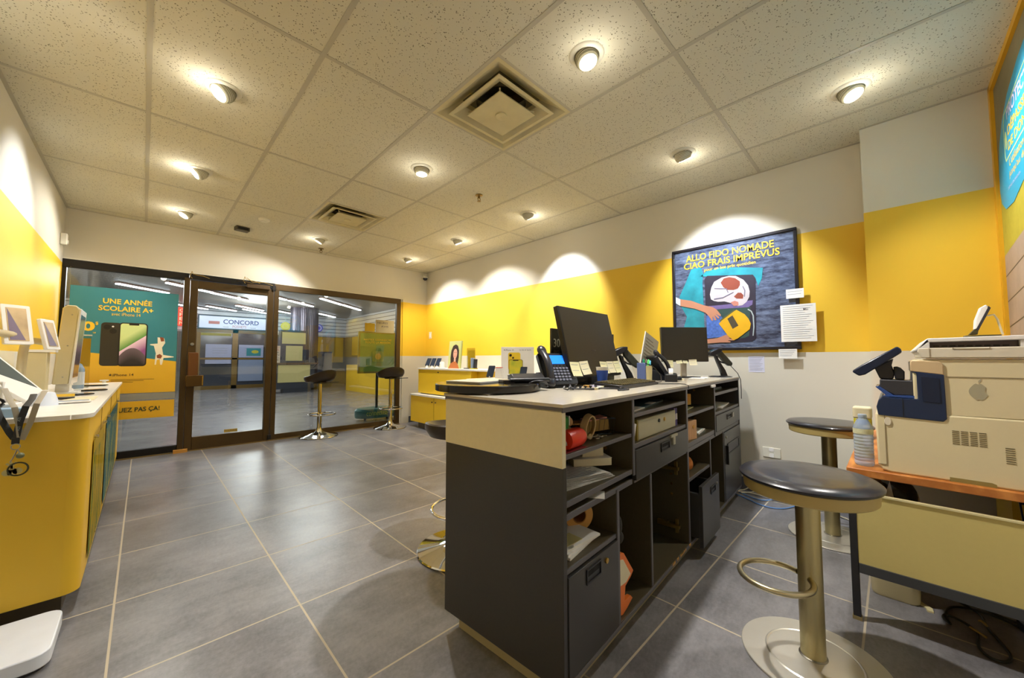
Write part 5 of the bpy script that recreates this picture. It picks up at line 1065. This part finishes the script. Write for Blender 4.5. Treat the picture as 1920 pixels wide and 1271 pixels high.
pp('printed_suitcase_rim', [(1.06, 1.44), (1.08, 1.46), (.80, 1.49), (.785, 1.46), (.80, 1.23), (.83, 1.215), (1.05, 1.21)], mat('print packed clothes', '2E4640', .5, noise=(12, .3)), 3)
pp('printed_garment', [(1.116, 1.42), (1.02, 1.44), (.96, 1.34), (.93, 1.235), (1.115, 1.223)], mat('print floral', '4A6AB0', .5, noise=(60, .7)), 4)
pp('printed_purple_cloth', [(1.097, 1.501), (.95, 1.50), (.823, 1.515), (.766, 1.515), (.77, 1.48), (.80, 1.462), (.921, 1.466), (1.087, 1.466)], mat('print purple cloth', '6A5A8A', .5, noise=(30, .3)), 4)
pp('printed_dog', [(1.074, 1.557), (1.082, 1.60), (1.068, 1.66), (1.045, 1.705), (.985, 1.733), (.93, 1.738), (.88, 1.729), (.827, 1.69), (.795, 1.64), (.785, 1.59), (.789, 1.546), (.81, 1.505), (.84, 1.482), (.872, 1.479), (.92, 1.508), (.97, 1.528), (1.02, 1.53), (1.05, 1.54)], m_dw, 5)
pp('printed_dog_patch', [(.995, 1.69), (.97, 1.722), (.93, 1.728), (.885, 1.712), (.852, 1.68), (.852, 1.65), (.868, 1.623), (.90, 1.615), (.945, 1.622), (.975, 1.648)], m_db, 6)
pp('printed_dog_ear', [(.899, 1.56), (.869, 1.589), (.845, 1.585), (.829, 1.563), (.835, 1.535), (.88, 1.541)], m_db, 6); pp('printed_dog_nose', [(.925, 1.514), (.895, 1.525), (.868, 1.512), (.867, 1.484), (.901, 1.482)], mat('print pink brown', 'B87868', .5), 6)
dl = mat('print coat shade', '6E6678', .4)
for P in ([(1.045, 1.65), (.95, 1.636), (.938, 1.60), (.942, 1.596), (.956, 1.63), (1.045, 1.643)], [(1.05, 1.56), (.98, 1.565), (.90, 1.60), (.90, 1.593), (.98, 1.556), (1.05, 1.55)], [(.83, 1.64), (.815, 1.60), (.82, 1.55), (.826, 1.55), (.822, 1.60), (.835, 1.635)]): pp('printed_fold', P, dl, 7)
pp('printed_sleeve', [(1.372, 1.612), (1.331, 1.587), (1.325, 1.555), (1.332, 1.525), (1.372, 1.555)], mat('print sleeve', 'C8D8E0', .5), 5)
pp('printed_arm', [(1.331, 1.587), (1.24, 1.564), (1.129, 1.510), (1.06, 1.488), (1.03, 1.462), (1.0, 1.417), (1.003, 1.404), (1.018, 1.412), (1.04, 1.432), (1.012, 1.392), (1.022, 1.386), (1.05, 1.42), (1.035, 1.378), (1.048, 1.374), (1.066, 1.41), (1.062, 1.372), (1.074, 1.374), (1.092, 1.41), (1.12, 1.445), (1.208, 1.489), (1.332, 1.525)], m_skin, 7)
pp('printed_arm', [(1.137, 1.212), (1.03, 1.222), (.985, 1.24), (.94, 1.256), (.925, 1.25), (.955, 1.232), (.915, 1.236), (.905, 1.226), (.95, 1.216), (.905, 1.208), (.905, 1.198), (.955, 1.20), (.93, 1.188), (.94, 1.182), (1.011, 1.184), (1.138, 1.178)], m_skin, 7)
pp('printed_bag', [(1.018, 1.345), (.985, 1.376), (.93, 1.42), (.883, 1.449), (.826, 1.408), (.80, 1.37), (.784, 1.329), (.792, 1.286), (.84, 1.245), (.88, 1.214), (.909, 1.199), (.948, 1.233)], mat('print bag yellow', 'D8A420', .4, noise=(10, .15)), 8)
pp('printed_bag_window', [(.952, 1.38), (.913, 1.405), (.872, 1.318), (.915, 1.293)], mat('print bag window', '4A4436', .4), 9); pp('printed_strap', [(1.01, 1.372), (.90, 1.452), (.895, 1.442), (1.005, 1.362)], mat('print strap', '5A5A30', .5), 9)
pp('printed_cord', [(.80, 1.45), (.775, 1.43), (.762, 1.39), (.760, 1.30), (.768, 1.23), (.775, 1.23), (.768, 1.30), (.770, 1.39), (.782, 1.425), (.804, 1.442)], mat('print cord', 'A8B4B4', .5), 8)
yl = mat('poster headline yellow', 'F2C832', .4)
text('lettering', 'ALLO FIDO NOMADE', yl, plane_m((PX - .004, 1.272, 1.915), 'right'), h=.058, wd=.66, parent=wp, bold=.012)
text('lettering', 'CIAO FRAIS IMPRÉVUS', yl, plane_m((PX - .004, 1.292, 1.848), 'right'), h=.070, wd=.715, parent=wp, bold=.012)
text('lettering', 'pour un bas prix quotidien', yl, plane_m((PX - .004, 1.122, 1.800), 'right'), h=.034, wd=.385, parent=wp, bold=.005)
def note(lab, y0, y1, z0, z1, m, lines, x=3.45, xr=None):
    t_ = thing('paper_note', lab, 'note', (x, (y0 + y1) / 2, z0))
    MB().box(x, x + .001, y0, y1, z0, z1).build('sheet', m, t_, world=True)
    for k in range(lines):
        z = z1 - (z1 - z0) * (k + 1) / (lines + 1.5); e = (y1 - y0) * (.08 + .25 * ((k * 37) % 7) / 7)
        MB().box(x - .001, x, y0 + e, y1 - (y1 - y0) * .07, z, z + .0022).build('handwriting', M_inkg, t_, world=True)
    return t_
n_ = note('large printed white sheet taped over the right edge of the framed poster', .373, .584, 1.174, 1.450, M_paper, 16, 3.440)
text('lettering', 'BELL', M_ink, plane_m((3.4385, .445, 1.405), 'right'), h=.014, wd=.03, parent=n_)
note('small blank white slip taped to the poster frame above the large sheet', .438, .545, 1.498, 1.568, M_paper, 2, 3.442)
note('small handwritten slip hanging from the lower right corner of the poster frame', .492, .605, 1.050, 1.120, M_paper, 4, 3.442)
note('bluish handwritten note stuck on the white wall under the poster', .706, .816, .94, 1.068, mat('bluish paper', 'CCCCDC', .8), 9, 3.4785)

# ---- huge graphic on the back wall
BY = -.44
bg = thing('wall_graphic', 'huge yellow edged graphic with a blue swoosh on the wall behind the printer', 'wall graphic', (2.2, BY, .75))
g = NT('rock and moss print'); x, y, z = g.xyz(); n1 = g.noise(4, g.pos, 8, .7); rock = g.mix(n1, lin('5A5024'), lin('8E8468'))
mo = g.mix(n1, lin('6A6A10'), lin('D8CC50')); pl = g.mix(n1, lin('7E6E60'), lin('C4B4AC'))
zz = g.math('ADD', z, g.math('MULTIPLY', g.math('SUBTRACT', x, 3.13), .10))
c_ = g.mix(g.math('GREATER_THAN', zz, 1.60), pl, mo); c_ = g.mix(g.math('GREATER_THAN', zz, 2.0), c_, rock)
w1_ = g.math('FRACT', g.math('MULTIPLY', g.math('ADD', zz, -.02), 7.5)); ln_ = g.math('MULTIPLY', g.math('LESS_THAN', w1_, .05), g.math('LESS_THAN', zz, 1.60))
g.l(g.mix(ln_, c_, lin('4A4038')), g.b.inputs['Base Color']); g.b.inputs['Roughness'].default_value = .5
MB().box(.2, 3.262, Y0, BY, .75, 2.535).build('print', g.m, bg, world=True)
fr = MB(); fr.box(3.240, 3.28, BY, BY + .014, .72, 2.54).box(.17, 3.262, BY, BY + .014, 2.505, 2.54); fr.build('yellow_edging', mat('ochre edging', 'D8A420', .45), bg, world=True)
def bp_(nm, pts, m, k): return MB().prism(pts, 1, BY + .0008 * k, BY + .0008 * k + .0008).build(nm, m, bg, world=True)
sw = [(3.225, 2.03), (3.18, 2.16), (3.08, 2.26), (2.94, 2.33), (2.7, 2.38), (2.3, 2.41), (.9, 2.42), (.9, 1.70), (2.2, 1.72), (2.5, 1.76), (2.75, 1.84), (2.95, 1.80), (3.12, 1.81), (3.20, 1.86), (3.232, 1.93)]
bp_('blue_swoosh', sw, mat('print sky blue', '1E9CC8', .4), 1)
def bt(s, x, z, h, w_, m, bold=.02): return text('lettering', s, m, plane_m((x, BY + .0018, z), 'back'), h=h, wd=w_, parent=bg, bold=bold)
bt('PROTECTION', 2.975, 2.215, .062, .56, mat('print lavender white', 'D0C8F0', .4)); bt('DÉPASSEMENT', 2.975, 2.135, .060, .60, M_ytext); bt('DE DONNÉES', 2.985, 2.065, .056, .55, M_ytext)
bt("L'utilisation de vos données", 2.98, 1.985, .040, .70, M_ytext, .0); bt('jusqu’au dernier octet', 3.0, 1.925, .042, .62, M_ytext, .0); bt('DÉTAILS EN MAGASIN', 3.04, 1.885, .016, .25, mat('print lavender white'), .0)
bp_('rounded_outline', [(3.045, 2.03), (3.06, 2.06), (3.06, 2.22), (3.03, 2.27), (2.35, 2.33), (2.35, 2.324), (3.025, 2.263), (3.052, 2.217), (3.052, 2.062), (3.04, 2.038), (2.35, 2.058), (2.35, 2.050)], mat('pale line', 'C8D890', .5), 2)
rp = el(3.02, 2.13, .016, .045, 20); bp_('side_badge', rp, mat('pale line'), 2)

# ================================================================== DESK AND PRINTER
dk = thing('side_desk', 'small desk with orange wood top and beige end panel under the printer', 'desk', (2.7, -.14, 0))
MB().box(2.075, 3.27, -.43, .15, .573, .603).build('desktop', M_deskwood, dk, world=True, bevel=.003)
MB().box(2.085, 2.097, -.42, .128, .226, .502).build('end_panel', mat('beige end panel', 'CCBC78', .5, noise=(60, .03)), dk, world=True); MB().box(2.080, 2.10, -.42, .130, .502, .508).build('panel_lip', mat('pale lip', 'D8CC9C', .5), dk, world=True)
MB().box(2.078, 2.103, -.42, .125, .190, .226).build('lower_rail', mat('dark grey rail', '3E4044', .45), dk, world=True)
lm = mat('black steel leg', '26262A', .4)
for x in (2.095, 3.24):
    for y in (.138, -.415): MB().box(x - .0125, x + .0125, y - .012, y + .012, .012, .573).build('leg', lm, dk, world=True, bevel=.002); MB().box(x - .014, x + .014, y - .014, y + .014, 0, .014).build('foot', mat('worn foot', '8A7A50', .6), dk, world=True)
pr = thing('office_printer', 'big beige colour laser printer with a navy control side on the desk', 'printer', (2.36, -.15, .603))
PXa, PXb = 2.10, 2.60
def px_(nm, pts, a, b, m, bevel=.004, par=pr, label=None):
    o = MB().prism(pts, 0, a, b).build(nm, m, par, world=True, bevel=bevel)
    if label: o['label'] = label
    return o
px_('lower_body', [(-.305, .61), (-.295, .603), (.02, .603), (.045, .609), (.055, .63), (.057, .83), (-.05, .84), (-.425, .84), (-.425, .70), (-.305, .66)], PXa, PXb, M_beige, .006)
px_('upper_body', [(-.425, .840), (-.131, .840), (-.131, .84), (-.052, .84), (-.052, 1.032), (-.072, 1.045), (-.425, 1.045)], PXa + .004, PXb, M_beige, .006)
px_('scanner_body', [(-.425, 1.049), (-.075, 1.049), (-.072, 1.066), (-.066, 1.072), (-.070, 1.086), (-.425, 1.088)], PXa - .001, PXb, M_beige2, .003)
px_('scanner_lid', [(-.425, 1.112), (-.098, 1.108), (-.064, 1.074), (-.060, 1.080), (-.095, 1.122), (-.425, 1.128)], PXa, PXb, M_white, .002, label='white scanner lid')
px_('lid_recess', [(-.425, 1.088), (-.100, 1.086), (-.100, 1.109), (-.425, 1.112)], PXa + .03, PXb - .02, mat('dark glass bed', '5A5054', .2), 0)
px_('lid_cheek', [(-.100, 1.086), (-.064, 1.076), (-.095, 1.12), (-.100, 1.108)], PXa, PXb, M_white, .001); px_('lid_cheek', [(-.34, 1.088), (-.305, 1.088), (-.305, 1.112), (-.34, 1.112)], PXa + .005, PXa + .03, M_white, .001)
rb = MB()
for k in range(9): rb.box(PXa + .027, PXa + .031, -.125 - k * .02, -.110 - k * .02, 1.090, 1.096)
rb.build('recess_slots', M_bezel, pr, world=True)
sm = mat('seam brown', '8A7A5C', .7); se = MB()
for y0, y1, z in ((-.42, -.135, .980),): se.box(PXa + .002, PXa + .0045, y0, y1, z - .0012, z + .0012)
se.box(PXa - .0022, PXa, -.42, -.088, 1.046, 1.049).box(PXa - .0022, PXa, .0295, .0315, .632, .822).box(PXa - .0022, PXa, .030, .055, .630, .632).box(PXa - .003, PXa, -.099, -.098, 1.050, 1.085).box(PXa - .003, PXa, -.24, -.155, 1.081, 1.0825).box(PXa - .003, PXa, -.156, -.155, 1.082, 1.088).box(PXa - .003, PXa, -.24, -.239, 1.082, 1.088)
se.build('panel_seam', sm, pr, world=True)
px_('corner_cover', [(-.131, 1.025), (-.122, 1.036), (-.052, 1.040), (-.047, 1.034), (-.047, .998), (-.131, .986)], PXa - .002, PXa + .25, mat('cover peach beige', 'CDB48C', .45), .003)
px_('navy_cover', [(-.047, .998), (-.131, .987), (-.132, .826), (-.123, .815), (.048, .823), (.052, .855), (.046, .88), (.034, .899), (-.0, .893), (-.062, .893), (-.062, .99)], PXa - .004, PXb - .06, M_navy, .004, label='navy blue front wrap')
px_('side_inset', [(-.072, .98), (-.118, .974), (-.119, .882), (-.075, .885)], PXa - .0065, PXa - .004, mat('navy inset', '14203A', .35), .001)
MB().box(PXa - .0055, PXa - .004, -.0225, -.021, .82, .893).build('navy_seam', M_bezel, pr, world=True)
px_('output_tray', [(.035, .897), (-.062, .893), (-.062, .905), (.02, .902)], PXa + .006, PXb - .06, M_navy2, .001, label='glossy blue tray edge')
px_('output_flap', [(.053, .934), (.042, .937), (-.003, .899), (.018, .896)], PXa + .01, PXa + .20, M_navy2, .002)
px_('panel_arm', [(.039, .964), (-.047, .961), (-.049, .999), (-.062, .999), (-.062, .903), (-.001, .903), (.030, .922), (.040, .939)], PXa + .012, PXa + .13, M_plastic2, .004, label='black control panel arm')
px_('panel_hinge', [(.053, 1.009), (-.003, 1.048), (.003, 1.019), (-.005, .989), (.0, .965), (.020, .9635), (.039, .966)], PXa + .03, PXa + .10, M_plastic2, .004)
px_('panel_hinge_cover', [(-.001, 1.013), (-.012, 1.015), (-.022, 1.010), (-.032, .996), (-.031, .964), (-.004, .965)], PXa + .02, PXa + .12, M_plastic, .004)
px_('control_panel', [(.120, .992), (.099, .975), (.081, .981), (-.027, 1.070), (-.026, 1.084), (-.015, 1.095), (.091, 1.020), (.115, 1.0)], PXa + .002, PXa + .22, mat('control panel navy', '18233C', .25), .005, label='tilted navy control panel')
MB().box(-.09, .09, -.05, .055, 0, .002, M=T(PXa + .11, .044, 1.048) @ Rx(R(-35.5))).build('touch_screen', mat('phone glass'), pr, world=True)
vs = MB()
for r_ in range(8):
    for c_ in range(4): vs.box(PXa - .0012, PXa + .001, -.158 - c_ * .0205, -.1415 - c_ * .0205, .784 - r_ * .0065, .7862 - r_ * .0065)
vs.build('vent_slots', mat('slot brown', '5A4E30', .7), pr, world=True); vs = MB()
for r_ in range(8): vs.box(PXa - .0012, PXa + .001, -.278, -.258, .741 - r_ * .0072, .7432 - r_ * .0072)
vs.build('vent_slots', mat('slot brown', '5A4E30', .7), pr, world=True)
apple('printed_logo', plane_m((PXa - .0008 + .004, -.209, .929), 'right') @ Matrix.Diagonal((1, 1.45, 1, 1)), .054, mat('pale emblem', 'A8A288', .5), pr)
px_('grip_recess', [(-.13, .603), (-.235, .603), (-.235, .614), (-.225, .618), (-.13, .618)], PXa - .0015, PXa + .001, mat('grip shade', '8E8048', .6), 0)
px_('side_knob', el(.022, .80, .010, .016, 16), PXa - .004, PXa, M_beige2, .001)
t_ = thing('desk_phone_stand', 'white phone-shaped device leaning on a dark stand on top of the printer', 'device', (2.22, -.22, 1.128))
px_('casing', [(-.250, 1.245), (-.255, 1.232), (-.226, 1.158), (-.219, 1.155), (-.222, 1.19), (-.236, 1.236)], 2.20, 2.245, M_white, .003, par=t_); px_('back', [(-.2545, 1.240), (-.260, 1.232), (-.228, 1.150), (-.222, 1.155)], 2.20, 2.245, M_plastic2, .001, par=t_)
px_('stand', [(-.222, 1.160), (-.230, 1.160), (-.226, 1.136), (-.205, 1.136)], 2.205, 2.24, mat('olive stand', '4A4424', .5), .001, par=t_); MB().rbox(2.18, 2.27, -.28, -.195, 1.127, 1.133, .02).build('base', mat('olive stand'), t_, world=True)
MB().tube([(2.22, -.252, 1.205), (2.22, -.268, 1.208), (2.22, -.275, 1.19), (2.22, -.280, 1.16), (2.22, -.285, 1.133)], .003, 8).build('cord', M_paper2, t_, world=True)
# bottles on the desk
t_ = thing('water_bottle', 'clear ribbed plastic water bottle at the front edge of the desk', 'bottle', (2.165, .098, .603))
prf = [(.001, .002), (.026, 0), (.030, .004)]
for k in range(9): z = .010 + k * .013; prf += [(.0315, z), (.0315, z + .008), (.0298, z + .0105)]
prf += [(.0315, .130), (.0318, .150), (.031, .158), (.022, .180), (.014, .192), (.0125, .196), (.0125, .203)]
MB().lathe(prf, 36).build('body', M_water, t_)
MB().lathe([(.0135, .195), (.0142, .197), (.0142, .209), (.012, .211), (.001, .211)], 24).build('cap', mat('pale blue cap', 'A8B8CC', .4), t_)
MB().lathe([(.0322, .131), (.0322, .152)], 32, cap=False).build('label', mat('bottle label', 'C8C8A4', .5, noise=(60, .35)), t_)
t_ = thing('cleaner_bottle', 'yellow labelled cleaner bottle with white top behind the water bottle', 'bottle', (2.345, .105, .603))
MB().rbox(-.036, .036, -.03, .03, 0, .175, .014).build('body', mat('cleaner yellow', 'C8BC2C', .4), t_, bevel=.004); MB().rbox(-.038, .038, -.032, .032, .175, .225, .014).build('white_top', M_paper2, t_, bevel=.006); MB().box(-.042, -.037, -.02, .02, .150, .172).build('blue_logo_band', mat('label blue', '2A5CA8', .4), t_); MB().box(-.040, -.037, -.024, .0, .06, .15).build('label', M_white, t_)
t_ = thing('yellow_carton', 'yellow carton standing behind the printer at the right edge of the picture', 'box', (2.2, -.37, .603)); MB().box(-.09, .25, -.055, .055, 0, .093).build('carton', M_yel2, t_); MB().box(-.093, -.09, -.04, .04, .03, .06).build('print', M_ink, t_)
t_ = thing('storage_carton', 'yellow carton with a printed mark standing under the desk', 'box', (2.75, -.38, 0)); MB().box(-.12, .25, -.05, .05, 0, .55).build('carton', M_yel2, t_); MB().box(-.123, -.12, -.01, .03, .44, .50).build('printed_mark', M_ink, t_)
# under the desk
t_ = thing('waste_bin', 'white rounded waste bin under the desk, filled with dark wrappers', 'waste bin', (2.48, .03, 0))
b_ = MB(); n = 24
v = []; f = []
for i, (k, z) in enumerate(((.80, 0), (.84, .01), (1., .40), (1.03, .40), (1.03, .415), (.97, .415), (.97, .40), (.80, .03), (.05, .03))):
    for p in rrect(-.14 * k, .14 * k, -.09 * k, .09 * k, .035 * k, 5): v.append((p[0], p[1], z))
m = 24
for i in range(8):
    for j in range(m): f.append((i * m + j, i * m + (j + 1) % m, (i + 1) * m + (j + 1) % m, (i + 1) * m + j))
f.append(tuple(range(m)))
b_._add(v, f, smooth=False).build('bin', mat('bin cream white', 'D8CCA0', .4), t_)
t_ = thing('crumpled_wrappers', 'dark patterned wrappers and a brown bag bulging out of the white bin', 'wrappers', (2.50, .03, .405))
MB().sphere(.085, (-.0, -.02, .02), (.9, .8, .9)).build('dark_wrapper', mat('speckled wrapper', '3A382E', .5, noise=(45, .8), bump=.4), t_); MB().sphere(.06, (-.06, .05, .03), (.9, .6, 1.1)).build('brown_bag', mat('brown bag', '6A4E28', .7, bump=.4), t_); MB().prism([(-.02, -.04), (.03, -.03), (.0, .09)], 0, -.075, -.072).build('white_paper', M_paper, t_)
P = [[(2.30, -.12, .006), (2.38, -.11, .006), (2.46, -.13, .007), (2.50, -.2, .008), (2.48, -.28, .008), (2.42, -.34, .008), (2.38, -.40, .008)],
     [(2.53, -.14, .012), (2.50, -.18, .012), (2.45, -.215, .012), (2.36, -.215, .010), (2.28, -.24, .008), (2.20, -.255, .006), (2.145, -.235, .006), (2.135, -.20, .006), (2.19, -.175, .006), (2.28, -.19, .010), (2.33, -.17, .012), (2.37, -.115, .010), (2.335, -.10, .006), (2.30, -.12, .006)]]
mb = MB()
for q in P:
    # smooth the polyline
    for _ in range(2): q = [q[0]] + sum([[tuple(Vector(a) * .75 + Vector(b) * .25), tuple(Vector(a) * .25 + Vector(b) * .75)] for a, b in zip(q, q[1:])], []) + [q[-1]]
    mb.tube(q, .0045, 8)
mb.tube([(2.56, -.18, .012), (2.50, -.25, .013), (2.47, -.32, .013), (2.48, -.40, .012)], .0045, 8)
mb.build('power_cables', mat('dusty black cable', '28261E', .5), tagd=('tangle of black power cables on the floor under the desk', 'cables'))
MB().tube([(2.37, -.20, .022), (2.36, -.205, .028), (2.34, -.215, .024)], .004, 6).tube([(2.30, -.17, .018), (2.27, -.195, .018), (2.26, -.205, .016)], .004, 6).build('cable_tie', mat('tan tie', 'A88A4C', .6), tagd=('tan ties around the tangle of cables under the desk', 'cable tie'))
t_ = thing('power_adapter', 'black power adapter with a tan label under the right side of the desk', 'adapter', (2.42, -.345, 0), .3); MB().box(-.06, .06, -.03, .03, 0, .04).build('body', M_plastic, t_, bevel=.006); MB().box(-.061, -.0605, -.02, .02, .01, .03).build('label', mat('tan label', '9A8450', .6), t_)
MB().prism([(2.435, -.035), (2.405, -.030), (2.38, -.058), (2.352, -.062), (2.355, -.080), (2.385, -.078), (2.408, -.055)], 2, 0.0, .006).build('plastic_scrap', mat('cream scrap', 'D8CC9C', .6), tagd=('bent cream scrap on the floor under the desk end panel', 'scrap'))
MB().tube([(2.42, -.30, .573), (2.40, -.32, .50), (2.42, -.33, .40)], .003, 6).build('hanging_wire', M_plastic, tagd=('thin dark wire hanging under the desktop', 'wire'))
def flow(nm, lab, pts, r_, m):
    q = pts
    for _ in range(2): q = [q[0]] + sum([[tuple(Vector(a) * .75 + Vector(b) * .25), tuple(Vector(a) * .25 + Vector(b) * .75)] for a, b in zip(q, q[1:])], []) + [q[-1]]
    MB().tube(q, r_, 8).build(nm, m, tagd=(lab, 'cable'))
bl = mat('blue network cable', '5A86C0', .5); wh = mat('white cable', 'C8C0A4', .5)
flow('network_cable', 'blue network cable looping widest over the floor by the wall', [(3.30, .90, .006), (3.25, .80, .006), (3.17, .70, .006), (3.17, .60, .006), (3.28, .53, .006), (3.40, .50, .02), (3.462, .50, .12)], .004, bl)
flow('network_cable', 'blue network cable lying closest to the counter end', [(3.36, .88, .006), (3.30, .78, .006), (3.27, .72, .008), (3.33, .66, .010), (3.42, .62, .03), (3.464, .62, .14)], .004, bl)
flow('network_cable', 'blue network cable looping up against the baseboard', [(3.41, .74, .006), (3.38, .68, .006), (3.42, .64, .05), (3.462, .66, .16)], .004, bl)
flow('white_cable', 'cream cable running along the foot of the right wall behind the stools', [(3.36, .92, .006), (3.40, .80, .010), (3.34, .60, .010), (3.36, .45, .008), (3.34, .30, .008), (3.22, .16, .008)], .004, wh)
flow('white_cable', 'cream cable arching over the baseboard next to the counter', [(3.36, .90, .010), (3.44, .84, .02), (3.462, .80, .08), (3.466, .76, .20)], .004, wh)
flow('white_cable', 'second cream cable arching down from the wall outlet', [(3.34, .86, .012), (3.43, .78, .014), (3.464, .72, .10), (3.470, .69, .26)], .004, wh)
MB().rbox(-.006, .006, -.004, .004, 0, .0015, .003, M=T(1.02, 1.29, 0)).build('floor_scrap', mat('light blue scrap', '88C0D0', .5), tagd=('tiny light blue bit on the floor left of the counter corner', 'scrap'))
MB().tube([(X1 - .012, 5.45, .45), (X1 - .03, 5.44, .30), (X1 - .03, 5.40, .28), (X1 - .012, 5.38, .36)], .004, 6).build('wall_wire', mat('white cable'), tagd=('short pale cord on the wall in the far right corner', 'cable'))
# tags for copies in the ceiling are set in their builders
for o in bpy.data.objects:
    if o.type == 'MESH' and o.name.split('.')[0] in ('mullion_cover',): pass
